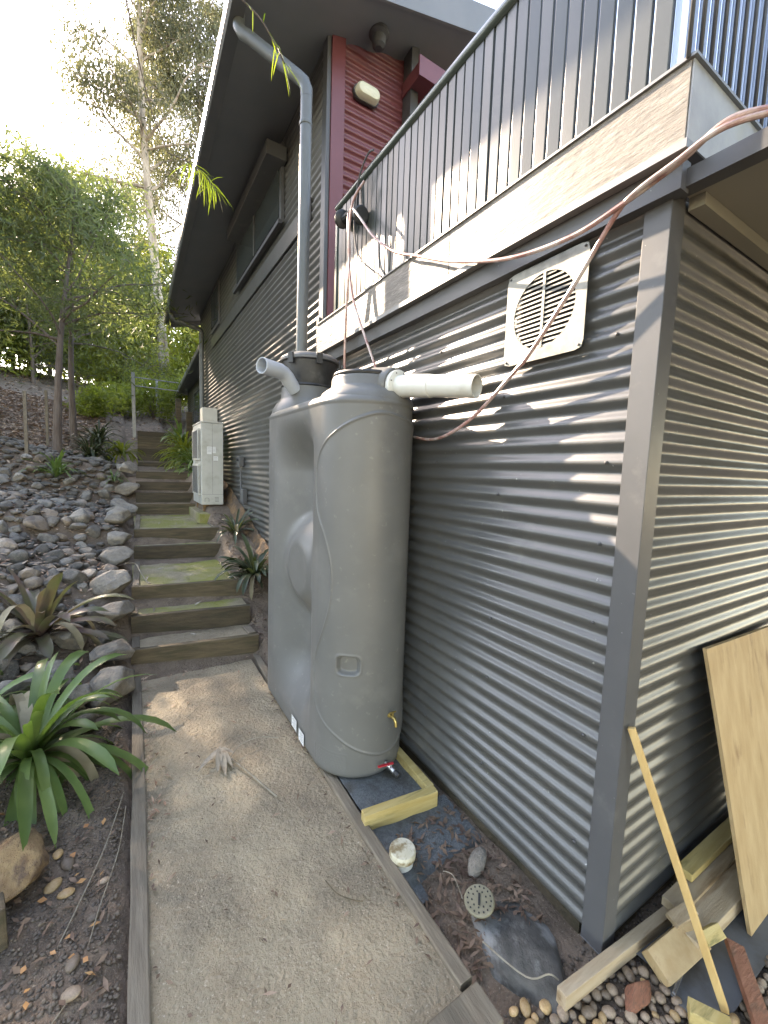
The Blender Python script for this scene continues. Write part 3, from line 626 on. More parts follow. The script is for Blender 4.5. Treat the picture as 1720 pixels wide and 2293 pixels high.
MB().tube([(1.45, 10.1, 4.60), (1.44, 10.1, 4.66), (1.38, 10.1, 4.70), (.98, 10.15, 4.78), (.90, 10.15, 4.83), (.88, 10.15, 4.9)], .05, 16).obj('offset_bend', m_pipe, dp2, True)

# ------------------------------------------------------------------ tank base frame
fr = thing('tank_base_frame', 'new yellow treated pine frame of crusher dust under the tank', 'timber frame', (1.2, 1.7, 0))
MB().beam((.985, 1.70, 0.0), (1.415, 1.655, 0.0), .05, .12).obj('front_board', m_pine, fr, bevel=.003)
MB().beam((1.402, 1.682, .0), (1.452, 3.5, .0), .045, .118).obj('side_board', m_pine, fr, bevel=.003)
P = [[(x, y, .012 + .006 * nz(x, y, 0, 9)) for x in np.linspace(1.01, 1.40 if y < 3 else 1.42, 16)] for y in np.linspace(1.70, 3.45, 50)]
MB().quadgrid(P).obj('crusher_dust', m_dust, fr, True)
P = []
for i, y in enumerate(np.linspace(1.68, 1.28, 18)):
    t = i / 17; P.append([(x, y, -.042 + .012 * (1 - t) + .01 * nz(x, y, 1, 8) - (.03 if t > .8 else 0) - .03 * max(0, 2 * abs((x - 1.25) / .42) - 1) * t) for x in np.linspace(1.02, 1.50, 20)])
tag(MB().quadgrid(P).obj('gravel_spill', m_dust, None, True), 'spill of blue-grey crusher dust in front of the pine frame', 'gravel')
MB_cap = thing('drain_riser', 'round stained white pipe cap beside the path edging', 'pipe cap', (1.06, 1.46, 0))
MB().lathe([(.052, -.1), (.052, .0)], (1.062, 1.455, 0), 28).obj('pipe', m_pvc, MB_cap, True)
m_capm = mat('stained_cap', (.56, .53, .42), (.46, .42, .30), 9, 8, rough=.6, c3=(.22, .16, .08), scale3=22, f3=(.48, .62), bump=.2)
MB().lathe([(.06, .0), (.062, .004), (.062, .03), (.058, .036), (.03, .038), (.005, .038)], (1.062, 1.455, .0), 36).obj('cap', m_capm, MB_cap, True)

# ------------------------------------------------------------------ air conditioner
ac = thing('air_conditioner', 'tall cream outdoor air conditioner unit on a slab beside the landing', 'air conditioner', (1.18, 7.7, 1.1))
X0, X1, A0, A1, Z0, Z1 = 1.015, 1.345, 7.2, 8.15, 1.15, 2.45
MB().box(X0, X1, A0, A1, Z0, Z1).obj('casing', m_acw, ac, bevel=.012)
MB().box(X0 - .008, X1 + .006, A0 - .006, A1 + .006, Z1 + .001, Z1 + .022).obj('top_cover', m_acw, ac, bevel=.006)
for (z0, z1) in ((1.30, 1.80), (1.86, 2.36)):
    gl = MB().box(X0 - .045, X0 - .001, A0 + .05, A1 - .25, z0, z1).obj('fan_guard', m_acw, ac, bevel=.008)
    for k in range(9): MB().box(X0 - .05, X0 - .0455, A0 + .08 + k * .065, A0 + .1 + k * .065, z0 + .03, z1 - .03).obj('guard_slot', m_acd, gl)
    for k in range(2): MB().box(X0 - .036 + k * .018, X0 - .028 + k * .018, A0 + .0485, A0 + .0495, z0 + .03, z1 - .03).obj('guard_slot', m_acd, gl)
MB().box(X0 + .165, X0 + .168, A0 - .0012, A0 - .0002, Z0 + .17, Z1 - .01).obj('panel_seam', m_acd, ac)
MB().box(X0 + .005, X1 - .005, A0 - .0012, A0 - .0002, Z0 + .165, Z0 + .168).obj('panel_seam', m_acd, ac)
for (a, b, z0, z1) in ((.085, .155, 1.96, 2.08), (.17, .215, 1.98, 2.08), (.18, .25, 1.86, 1.93)):
    lb = MB().box(X0 + a, X0 + b, A0 - .0025, A0 - .0003, z0, z1).obj('label', m_label, ac)
    for k in range(4): MB().box(X0 + a + .008, X0 + b - .012, A0 - .0032, A0 - .0026, z1 - .02 - k * .02, z1 - .016 - k * .02).obj('print', m_print, lb)
for k in range(4): MB().box(X0 + .2, X0 + .26, A0 - .0013, A0 - .0003, Z0 + .05 + k * .022, Z0 + .056 + k * .022).obj('vent_slot', m_acd, ac)
MB().tube([(X0 + .05, A0 - .002, Z0 + .05), (X0 + .05, A0 - .002, Z0 + .1), (X0 + .06, A0 - .002, Z0 + .11), (X0 + .1, A0 - .002, Z0 + .11), (X0 + .11, A0 - .002, Z0 + .1), (X0 + .11, A0 - .002, Z0 + .05)], .003, 5).obj('access_outline', m_acd, ac)
for x, yb in ((X0 + .04, A0 + .1), (X0 + .04, A1 - .16)): MB().box(x, X1 - .02, yb, yb + .06, 1.033, Z0 - .001).obj('foot', m_clay, ac, bevel=.004)
slab = tag(MB().box(.95, 1.455, 6.95, 8.4, .86, 1.03).obj('concrete_slab', m_moss, None, bevel=.008), 'concrete slab under the air conditioner at the landing edge', 'slab')
ib = thing('isolator_box', 'small grey electrical isolator box on the wall right of the air conditioner', 'electrical box', (1.48, 6.55, 1.9))
MB().box(1.44, 1.51, 6.5, 6.62, 1.78, 1.93).obj('box', m_trim, ib, bevel=.005); MB().lathe([(.02, 0), (.02, .03)], (1.44, 6.56, 1.88), 12, (-1, 0, 0)).obj('switch', m_blackp, ib, True)
MB().tube([(1.475, 6.56, 1.78), (1.475, 6.56, 1.5), (1.475, 6.5, 1.42)], .012, 8).obj('conduit', m_trim, ib, True)
jb = tag(MB().box(1.45, 1.51, 6.3, 6.48, 1.24, 1.45).obj('junction_box', m_trim, None, bevel=.005), 'dark grey junction box low on the wall below the isolator', 'electrical box')
mt = thing('meter_box', 'beige box on the wall directly above the air conditioner', 'electrical box', (1.4, 8.3, 2.6))
MB().box(1.24, 1.505, 8.6, 8.9, 2.5, 2.86).obj('box', m_acw, mt, bevel=.006); MB().box(1.245, 1.505, 8.5995, 8.6, 2.86, 2.87).obj('lip', m_trim, mt)

# ------------------------------------------------------------------ hose and hanger
def smooth_path(P, n=8):
    P = [np.array(p, float) for p in P]; out = []
    for i in range(len(P) - 1):
        p0 = P[max(i - 1, 0)]; p1 = P[i]; p2 = P[i + 1]; p3 = P[min(i + 2, len(P) - 1)]
        for t in np.linspace(0, 1, n, endpoint=False): out.append(.5 * ((2 * p1) + (-p0 + p2) * t + (2 * p0 - 5 * p1 + 4 * p2 - p3) * t * t + (-p0 + 3 * p1 - 3 * p2 + p3) * t ** 3))
    out.append(P[-1]); return [tuple(p) for p in out]
hg = thing('hose_hanger', 'black round hose hanger at the end of the slat railing', 'hose hanger', (1.45, 2.86, 3.6))
MB().lathe([(.05, 0), (.062, .008), (.062, .03), (.05, .04)], (1.43, 3.04, 3.66), 20, (0, 1, .2)).obj('front_disc', m_blackp, hg, True)
MB().lathe([(.05, 0), (.06, .008), (.06, .03), (.05, .04)], (1.44, 2.76, 3.56), 20, (0, 1, .2)).obj('rear_disc', m_blackp, hg, True)
MB().tube([(1.44, 3.05, 3.66), (1.44, 2.9, 3.64), (1.44, 2.78, 3.56)], .03, 10).obj('spool', m_blackp, hg, True)
MB().beam((1.46, 2.9, 3.64), (1.475, 2.9, 3.84), .03, .012).obj('bracket', m_blackp, hg)
hose = MB()
H1 = smooth_path([(1.40, 2.88, 3.60), (1.385, 2.80, 3.60), (1.385, 2.66, 3.46), (1.39, 2.50, 3.29), (1.405, 2.27, 3.11), (1.41, 2.03, 2.99), (1.405, 1.72, 2.84), (1.405, 1.357, 2.71), (1.405, 1.055, 2.664), (1.405, .858, 2.684), (1.42, .70, 2.73), (1.425, .58, 2.775), (1.52, .47, 2.78)])
H2 = smooth_path([(1.51, .455, 2.765), (1.40, .58, 2.745), (1.395, .70, 2.72), (1.40, .82, 2.695), (1.42, .894, 2.66), (1.435, 1.045, 2.49), (1.44, 1.23, 2.29), (1.44, 1.30, 2.235), (1.43, 1.52, 2.068), (1.42, 1.711, 1.985), (1.47, 1.92, 1.975), (1.49, 2.1, 2.0)])
H3 = smooth_path([(1.39, 2.87, 3.60), (1.385, 2.865, 3.50), (1.385, 2.83, 3.31), (1.39, 2.87, 2.95), (1.41, 2.92, 2.60), (1.42, 2.93, 2.3)])
H4 = smooth_path([(1.42, 2.70, 3.74), (1.38, 2.80, 3.62), (1.38, 2.83, 3.32), (1.385, 2.762, 3.0), (1.40, 2.60, 2.70), (1.42, 2.487, 2.49), (1.44, 2.42, 2.3)])
for h in (H1, H2, H3, H4): hose.tube(h, .0085, 10)
tag(hose.obj('garden_hose', m_hose, None, True), 'faded pink garden hose looped from the railing across the fascia and vent', 'hose')
tag(MB().tube(smooth_path([(1.44, 2.62, 3.895), (1.43, 2.68, 3.90), (1.42, 2.78, 3.80), (1.42, 2.84, 3.6), (1.43, 2.78, 3.3), (1.46, 2.5, 3.06)]), .006, 8).obj('rope', m_dark, None, True), 'thin dark rope tied round the railing above the hose hanger', 'rope')

# ------------------------------------------------------------------ offcuts at the corner
def plank(name, p0, p1, w, h, mt, label, cat='timber', up=(0, 0, 1), roll=0, bev=.003):
    return tag(MB().beam(p0, p1, w, h, up, roll).obj(name, mt, None, bevel=bev), label, cat)
plank('timber_offcut', (1.235, .735, .0), (2.0, .675, .0), .038, .06, m_oldpine, 'long pale timber offcut lying along the wall base past the corner trim')
plank('timber_offcut', (1.86, .672, .052), (3.2, .66, .055), .08, .04, m_oldpine, 'brown board behind the leaning stick against the short wall')
plank('timber_offcut', (1.80, .60, .02), (3.2, .55, .03), .09, .07, m_oldpine, 'thick brown timber running under the plywood sheet')
plank('timber_offcut', (2.02, .70, .10), (3.2, .69, .105), .06, .035, m_pine, 'yellow pine strip on top of the stacked timbers by the wall')
plank('timber_block', (1.62, .615, .0), (1.86, .585, .03), .10, .05, m_ply, 'short square tan timber block below the leaning stick', 'timber', roll=.5)
plank('timber_block', (1.84, .56, .045), (1.93, .54, .05), .045, .045, m_pine, 'small cut end of round pine beside the leaning stick', 'timber', roll=.7)
plank('timber_block', (1.78, .64, .075), (1.90, .62, .085), .05, .022, m_oldpine, 'splintered grey wedge of wood on the timber block', 'timber', roll=.2)
plank('timber_stub', (1.60, .50, -.012), (1.66, .40, -.012), .05, .05, m_pine, 'short yellow pine stub lying on the pebbles', 'timber')
plank('leaning_stick', (1.715, .435, -.02), (1.53, .735, .90), .024, .018, m_stick, 'long thin orange hardwood stick leaning on the corner trim', 'timber', (1, .3, 0))
plank('red_board', (1.74, .33, -.015), (1.97, .50, .01), .06, .022, m_redwood, 'weathered red-brown board lying at the lower right corner', 'timber', roll=.25)
plank('metal_rod', (1.60, .545, -.01), (1.76, .57, .0), .012, .012, m_chrome, 'thin grey metal rod beside the dark plastic sheet', 'rod')
# plywood sheet with a wavy left edge, leaning on the short wall
mb = MB(); rows = []
for t in np.linspace(0, 1, 16):
    z = 1.10 - 1.13 * t; yb = .715 - .23 * t ** 1.0
    xl = 2.03 + .02 * math.sin(t * 3.2) + .03 * t + .05 * t ** 3
    rows.append([(xl, yb, z), (2.3, yb, z - .01 * (1 - t)), (2.9, yb, z - .03 * (1 - t))])
for off in (0, .014):
    b = len(mb.v)
    for r in rows: mb.v += [(x, y + off, z) for x, y, z in r]
    for i in range(15):
        for j in range(2): q = (b + i * 3 + j, b + i * 3 + j + 1, b + (i + 1) * 3 + j + 1, b + (i + 1) * 3 + j); mb.f.append(q if off else q[::-1])
nb = 48
for i in range(15): mb.f += [(i * 3, (i + 1) * 3, nb + (i + 1) * 3, nb + i * 3), (i * 3 + 2, nb + i * 3 + 2, nb + (i + 1) * 3 + 2, (i + 1) * 3 + 2)]
mb.f += [(0, nb, nb + 1, 1), (1, nb + 1, nb + 2, 2), (45, 46, nb + 46, nb + 45), (46, 47, nb + 47, nb + 46)]
tag(mb.obj('plywood_sheet', m_ply), 'tan plywood sheet leaning against the short corrugated wall', 'plywood')
P = [[(x + .04 * nz(x, y, 0, 5), y, -.028 + .012 * nz(x, y, 2, 6) + .01 * (y > .6)) for x in np.linspace(1.62 + .25 * (y > .6) * 0, 2.4, 18)] for y in np.linspace(.42, .72, 12)]
tag(MB().quadgrid(P).obj('plastic_sheet', m_mat, None, True), 'dark grey sheet on the ground under the timber offcuts', 'plastic sheet')

# ------------------------------------------------------------------ rocks
def rock_mesh(name, mt, seed, lvl=2, rough=.28, flat=.7, facet=True):
    bm = bmesh.new(); bmesh.ops.create_icosphere(bm, subdivisions=lvl, radius=.5); rs = random.Random(seed); off = Vector((rs.uniform(0, 50), rs.uniform(0, 50), rs.uniform(0, 50)))
    planes = [(Vector((rs.gauss(0, 1), rs.gauss(0, 1), rs.gauss(0, 1))).normalized(), rs.uniform(.24, .40)) for _ in range(13)] if facet else []
    for v in bm.verts:
        p = v.co.copy()
        for n_, d_ in planes:
            k = p.dot(n_)
            if k > d_: p -= n_ * (k - d_) * .92
        p *= 1 + rough * noise.noise(p * 2.2 + off) + rough * .3 * noise.noise(p * 6 + off)
        v.co = Vector((p.x, p.y, p.z * flat))
    for f in bm.faces: f.smooth = True
    if facet:
        for e in bm.edges:
            if e.calc_face_angle(0) > R(20): e.smooth = False
    me = bpy.data.meshes.new(name); bm.to_mesh(me); bm.free(); me.materials.append(mt); return me
m_rockb = mat('brown_rock', (.2, .155, .115), (.29, .235, .18), 5, 8, rough=.8, bump=.6, bscale=18, c3=(.14, .115, .095), scale3=3, f3=(.45, .6), rand=.35, bdist=.02)
rocks = [rock_mesh('rubble_rock', m_rockb if s % 3 == 2 else m_rock, s, 2 if s % 2 else 3, .26, random.uniform(.5, .8)) for s in range(10)]
bould = [rock_mesh('boulder', m_rock2, 100 + s, 4, .20, .75) for s in range(6)]
def put(name, me, loc, sc, rz, tilt=0.0):
    o = bpy.data.objects.new(name, me); COL.objects.link(o); o.location = loc; o.scale = sc; o.rotation_euler = (random.uniform(-tilt, tilt), random.uniform(-tilt, tilt), rz); return o
BOUL = [(-.13, 3.62, .42, .3, 'rounded grey boulder at the foot of the lowest step, nearest the path'), (-.15, 3.92, .30, .42, 'dark brown lumpy boulder beside the lowest step'), (-.48, 3.72, .36, .22, 'flat speckled boulder behind the large strap-leaf clump'),
        (-.42, 4.12, .34, .26, 'dark bluish oval boulder right of the bromeliad'), (-.15, 4.38, .34, .42, 'pale grey boulder beside the second step'), (-.14, 4.72, .36, .36, 'broad brown boulder beside the third step'),
        (-.13, 5.55, .34, .36, 'big rounded tan boulder beside the lower landing'), (-.10, 6.2, .30, .34, 'grey boulder beside the fifth step'), (-.09, 6.75, .34, .4, 'brown boulder beside the upper landing near its front edge'), (-.10, 7.3, .36, .4, 'flat brown boulder beside the middle of the upper landing'),
        (-.05, 8.0, .34, .34, 'grey boulder at the back of the upper landing'), (-.02, 8.7, .36, .4, 'tall grey boulder beside the upper flight'), (-.02, 9.4, .36, .4, 'mossy boulder at the top of the middle flight'), (-.72, 3.55, .40, .28, 'long pale boulder left behind the strap-leaf clump'), (-.33, 3.45, .22, .22, 'small brown boulder half under the strap leaves')]
BP = []
for i, (x, y, a, b, lab) in enumerate(BOUL):
    z = tn(x, y); o = put('boulder', bould[i % 6], (x, y, z + .10 * b / .3), (a * 1.05, b * 1.15, a * 1.0), random.uniform(0, 6.3), .25); tag(o, lab, 'rock', 'boulders edging the path'); BP.append((x, y, max(a, b) * .5))
cand = []
for _ in range(9000):
    y = 3.2 + 7.3 * random.random() ** 1.35; xl = -1.25 - .12 * (y - 3.3); x = random.uniform(xl - .45, -.08)
    if x < xl and random.random() < .6: continue
    if y < 3.9 and x > -.2: continue
    cand.append((x, y))
placed = []
for x, y in cand:
    r = random.uniform(.05, .115) * (1.35 if random.random() < .25 else 1)
    if any((x - a) ** 2 + (y - b) ** 2 < ((r + c) * .80) ** 2 for a, b, c in BP): continue
    if any((x - a) ** 2 + (y - b) ** 2 < ((r + c) * .66) ** 2 for a, b, c in placed): continue
    placed.append((x, y, r))
placed.sort(key=lambda p: -p[2] / p[1])
def rock_label(i, x, y, r):
    col = 'brownish' if (i % 10) % 3 == 2 else 'grey'
    size = 'large' if r > .12 else ('small' if r < .075 else 'medium')
    where = ('by the bromeliad' if y < 4.6 else 'by the lower landing' if y < 6.1 else 'by the upper landing' if y < 8.2 else 'below the stakes')
    side = 'on the boulder side' if x > -.55 else 'on the slope side'
    return f'{size} {col} rock in the rubble bed {where}, {side}'
for i, (x, y, r) in enumerate(placed[:300]):
    o = put('rubble_rock', rocks[i % 10], (x, y, tn(x, y) + r * .35), (r * random.uniform(1.9, 2.6), r * random.uniform(1.7, 2.2), r * random.uniform(1.9, 2.8)), random.uniform(0, 6.3), .6); tag(o, rock_label(i, x, y, r), 'rock', 'rubble rocks beside the steps')
# the smaller and farther rest of the rubble
if len(placed) > 300:
    VV, FF = [], []; nv = 0
    base = [(np.array([v.co[:] for v in m.vertices]), np.array([p.vertices[:] for p in m.polygons])) for m in rocks]
    for i, (x, y, r) in enumerate(placed[300:]):
        v, f = base[i % 10]; t = random.uniform(0, 6.3); c, s_ = math.cos(t), math.sin(t)
        q = v * np.array([r * 2.2, r * 2, r * 1.9]); q = np.stack([q[:, 0] * c - q[:, 1] * s_, q[:, 0] * s_ + q[:, 1] * c, q[:, 2]], 1) + np.array([x, y, tn(x, y) + r * .35])
        VV.append(q); FF.append(f + nv); nv += len(v)
    rr_ = stuff(link('rubble', np_mesh('rubble', np.concatenate(VV), np.concatenate(FF), m_rock, True))); tag(rr_, 'far small stones filling the rubble bed', 'stones')
g = put('granite_rock', rock_mesh('granite_rock', m_granite, 55, 4, .16, .55), (1.30, .94, -.085), (.60, .46, .34), .9, .05); tag(g, 'large dark rock with pale broken faces at the wall corner', 'rock')
g = put('garden_stone', rock_mesh('garden_stone', m_rock2, 56, 3, .12, .6, False), (1.36, 1.27, -.02), (.15, .075, .10), .4, .35); tag(g, 'smooth grey stone standing near the wall base', 'rock')
g = put('sandstone_rock', rock_mesh('sandstone_rock', m_sand, 57, 4, .3, .8), (-.47, 2.18, .06), (.30, .46, .30), .3, .1); tag(g, 'orange sandstone rock at the left edge below the strap leaves', 'rock')
tag(MB().beam((-.46, 1.86, -.05), (-.47, 1.90, .16), .10, .12).obj('timber_stump', m_riser, None, bevel=.01), 'dark rotten timber stump in the lower left corner', 'stump')
tag(put('wood_chunk', rock_mesh('wood_chunk', m_redwood, 61, 3, .3, .5), (1.49, .615, -.02), (.16, .10, .10), .2, .1), 'rough orange chunk of split wood among the pebbles', 'timber')
# perforated drain cover
dc = thing('drain_cover', 'small olive perforated round cover lying on the dark rock', 'drain cover', (1.215, 1.085, 0))
m_cov = mat('olive_plastic', (.15, .135, .085), (.2, .18, .12), 12, rough=.6, bump=.2)
cc = Vector((1.205, 1.10, .035)); cn = Vector((-.22, -.02, 1)).normalized()
MB().lathe([(.058, -.008), (.062, -.004), (.062, .002), (.058, .006), (.01, .007)], cc, 32, cn).obj('disc', m_cov, dc, True)
a = cn.orthogonal().normalized(); e = cn.cross(a); hole = None
for (rr, k, ph) in ((.048, 16, 0), (.03, 9, .3)):
    for i in range(k):
        t = 2 * math.pi * i / k + ph; MB().lathe([(.0034, .0055), (.0034, .0082)], cc + (a * math.cos(t) + e * math.sin(t)) * rr, 7, cn).obj('hole', m_black, dc)
MB().beam(cc + cn * .009 + a * -.022, cc + cn * .009 + a * .022, .008, .004, cn).obj('slot', m_black, dc)

# ------------------------------------------------------------------ pebbles
pebs = [rock_mesh('pebble', m_peb, 200 + s, 2, .10, .62, False) for s in range(4)] + [rock_mesh('ochre_pebble', m_pebo, 210 + s, 2, .10, .62, False) for s in range(2)]
pl = []
for _ in range(9000):
    x, y = random.uniform(1.02, 2.1), random.uniform(.28, .86)
    if y > .84 - .12 * (x > 1.25) or (x > 1.62 and y > .42) : continue
    if (x - 1.285) ** 2 / .05 + (y - .95) ** 2 / .04 < 1: continue
    r = random.uniform(.010, .0205)
    if any((x - a) ** 2 + (y - b) ** 2 < ((r + c) * .86) ** 2 for a, b, c in pl): continue
    pl.append((x, y, r))
pl.sort(key=lambda p: -p[2])
for i, (x, y, r) in enumerate(pl[:300]):
    oc = (x < 1.32 and random.random() < .5) or random.random() < .08
    me = pebs[4 + i % 2] if oc else pebs[i % 4]
    o = put('pebble', me, (x, y, terr(x, y) + .012 + r * .3), (r * random.uniform(2, 3), r * 2, r * 2.2), random.uniform(0, 6.3), .35)
    tag(o, 'ochre river pebble in the gravel at the path corner' if oc else 'brown river pebble in the gravel in front of the wall corner', 'pebble', 'ochre pebbles' if oc else 'brown pebbles')
def scatter(name, me_list, pts, mt, zoff=.3, sq=(2.2, 2, 1.8)):
    VV, FF = [], []; nv = 0
    base = [(np.array([v.co[:] for v in m.vertices]), np.array([p.vertices[:] for p in m.polygons])) for m in me_list]
    for i, (x, y, r) in enumerate(pts):
        v, f = base[i % len(base)]; t = random.uniform(0, 6.3); c, s_ = math.cos(t), math.sin(t); k = random.uniform(.8, 1.5)
        q = v * np.array([r * sq[0] * k, r * sq[1], r * sq[2]]); q = np.stack([q[:, 0] * c - q[:, 1] * s_, q[:, 0] * s_ + q[:, 1] * c, q[:, 2]], 1) + np.array([x, y, tn(x, y) + r * zoff])
        VV.append(q); FF.append(f + nv); nv += len(v)
    return stuff(link(name, np_mesh(name, np.concatenate(VV), np.concatenate(FF), mt, True)))
small = [rock_mesh('chip', m_peb, 230 + s, 1, .2, .6, False) for s in range(4)]
m_chip = mat('dark_gravel', (.06, .045, .034), (.12, .092, .066), 30, 4, rough=.65, bump=.2, c3=(.2, .15, .1), scale3=18, f3=(.6, .68))
pts = [(random.uniform(-.75, -.06), random.uniform(.75, 3.2), random.uniform(.003, .009)) for _ in range(6000)]
tag(scatter('gravel', small, pts, m_chip), 'dark fine gravel over soil left of the path', 'gravel')
pts = [(random.uniform(1.05, 2.6), random.uniform(.05, .84), random.uniform(.004, .010)) for _ in range(2600)]
tag(scatter('gravel', small, pts, m_chip), 'fine dark gravel between pebbles at lower right', 'gravel')
pts = [(random.uniform(1.0, 3.2), random.uniform(-1.2, .45), random.uniform(.009, .02)) for _ in range(1700)]
pts = [p for p in pts if p[1] < .28 or p[0] > 2.1]
tag(scatter('pebble_bed', pebs[:4], pts, m_peb), 'outer bed of brown river pebbles in front of the patio', 'pebbles')
for i, (x, y, r) in enumerate([(-.25, 1.98, .026), (-.2, 1.66, .026), (-.195, 1.56, .028), (-.3, 2.05, .03), (-.26, 2.14, .03), (-.15, 1.83, .02), (-.3, 2.2, .024), (-.34, 2.25, .022), (-.17, 1.45, .018), (-.4, 1.3, .022), (-.12, 2.0, .018), (-.22, 1.3, .02)]):
    tag(put('pebble', pebs[(i % 4) if i % 3 else 4], (x, y, tn(x, y) + r * .3), (r * 2.4, r * 1.7, r * 1.4), i * 1.3, .2), 'larger smooth pebble on the dark soil left of the path', 'pebble', 'pebbles left of the path')

# ------------------------------------------------------------------ leaves: litter, twigs
def leaf_cards(n, posf, L, W, drop=None, flat=False, curl=.25, six=False):
    """n curved leaves as two-quad strips; posf() -> arrays (n,3); returns V,F(quads)"""
    C = posf; th = rng.uniform(0, 2 * np.pi, n)
    if flat: el = rng.normal(0, .25, n)
    else: el = rng.uniform(-1.35, .4, n) if drop is None else rng.normal(drop, .45, n)
    d = np.stack([np.cos(th) * np.cos(el), np.sin(th) * np.cos(el), np.sin(el)], 1)
    up = np.stack([rng.normal(0, .35 if flat else 1, n), rng.normal(0, .35 if flat else 1, n), np.ones(n) if flat else rng.normal(0, 1, n)], 1)
    a = np.cross(d, up); a /= np.linalg.norm(a, axis=1)[:, None] + 1e-9; nn = np.cross(a, d)
    l = L * rng.uniform(.6, 1.3, n); w_ = W * rng.uniform(.7, 1.3, n)
    p0 = C - d * (l / 2)[:, None]; p2 = C + d * (l / 2)[:, None]; pm_ = C + nn * (l * curl * .3)[:, None]
    h = (w_ / 2)[:, None]
    V = np.stack([p0, pm_ - a * h, p2, pm_ + a * h], 1).reshape(-1, 3)
    F = np.arange(n * 4).reshape(-1, 4)
    return V, F
def litter(name, n, xr, yr, L, W, mt, label, zo=.008, dens=None):
    P = []
    while len(P) < n:
        x, y = random.uniform(*xr), random.uniform(*yr)
        if dens and random.random() > dens(x, y): continue
        P.append((x, y, tn(x, y) + zo + random.random() * .012))
    V, F = leaf_cards(n, np.array(P), L, W, flat=True)
    return tag(stuff(link(name, np_mesh(name, V, F, mt))), label, 'leaf litter')
litter('leaf_litter', 24000, (-5, -.5), (5.5, 17), .10, .032, m_litter, 'reddish dry leaf litter covering the slope left of the rocks', dens=lambda x, y: 1 if x < -1.2 - .1 * (y - 4) or y > 9.6 else .15)
litter('leaf_litter', 9000, (-14, 1.5), (14, 40), .14, .05, m_litter, 'brown leaf litter on the far slope under the trees')
litter('leaf_litter', 1800, (-1.8, -.1), (3.2, 9), .07, .018, m_litter, 'dry leaves caught between the rubble rocks', .05)
litter('leaf_litter', 420, (1.04, 1.5), (.95, 1.6), .05, .014, m_litterd, 'dark dry leaves in the pit between path and wall', .012)
litter('leaf_litter', 260, (-.75, -.08), (.8, 3.2), .05, .016, m_litterd, 'scattered dry leaves on the dark soil', .012)
litter('leaf_litter', 500, (1.06, 1.48), (3.6, 7), .06, .016, m_litterd, 'dry leaves on the bank between steps and wall', .012)
P = [(random.uniform(.04, .94), random.choice([random.gauss(3.85, .12), random.uniform(1, 3.9)]), 0) for _ in range(34)] + [(.06 + abs(random.gauss(0, .05)), random.uniform(2.2, 3.9), 0) for _ in range(50)]
P = [(x, min(y, 3.95), .0) for x, y, _ in P]
V, F = leaf_cards(len(P), np.array(P), .05, .012, flat=True); tag(stuff(link('path_leaves', np_mesh('path_leaves', V, F, m_litter))), 'small dry leaves scattered on the concrete path', 'leaf litter')
P = [(random.choice([.04 + abs(random.gauss(0, .03)), .95 - abs(random.gauss(0, .03)), random.uniform(.05, .95)]), random.uniform(.95, 3.9), .0) for _ in range(150)] + [(random.uniform(.05, 1.0), 3.93 - abs(random.gauss(0, .08)), 0) for _ in range(60)]
V, F = leaf_cards(len(P), np.array(P), .03, .010, flat=True); tag(stuff(link('path_debris', np_mesh('path_debris', V, F, m_litterd))), 'dark leaf scraps gathered along the path edges and below the lowest step', 'leaf litter')
P = []
for i, (y, zt) in enumerate([(4.6, .36), (5.2, .54), (5.5, .54), (5.0, .54), (6.9, .9), (7.2, .9), (7.6, .9), (6.7, .9), (4.2, .18), (6.25, .72), (7.0, .9), (7.9, .9)] * 2): P.append((random.uniform(.12, .95), y + random.uniform(-.1, .1), zt + .003))
V, F = leaf_cards(len(P), np.array(P), .10, .02, flat=True); tag(stuff(link('step_leaves', np_mesh('step_leaves', V, F, m_litter2))), 'pale fallen gum leaves on the step treads', 'leaf litter')
P = [(random.uniform(-.7, -.08), random.uniform(.8, 2.6), .0) for _ in range(46)]; P = [(x, y, tn(x, y) + .014) for x, y, _ in P]
m_orange = mat('orange_leaf', (.38, .15, .05), (.5, .27, .1), 12, 3, rough=.6, rand=.2)
V, F = leaf_cards(len(P), np.array(P), .034, .018, flat=True); tag(stuff(link('orange_leaves', np_mesh('orange_leaves', V, F, m_orange))), 'orange leaf scraps on the dark soil left of the path', 'leaf litter')
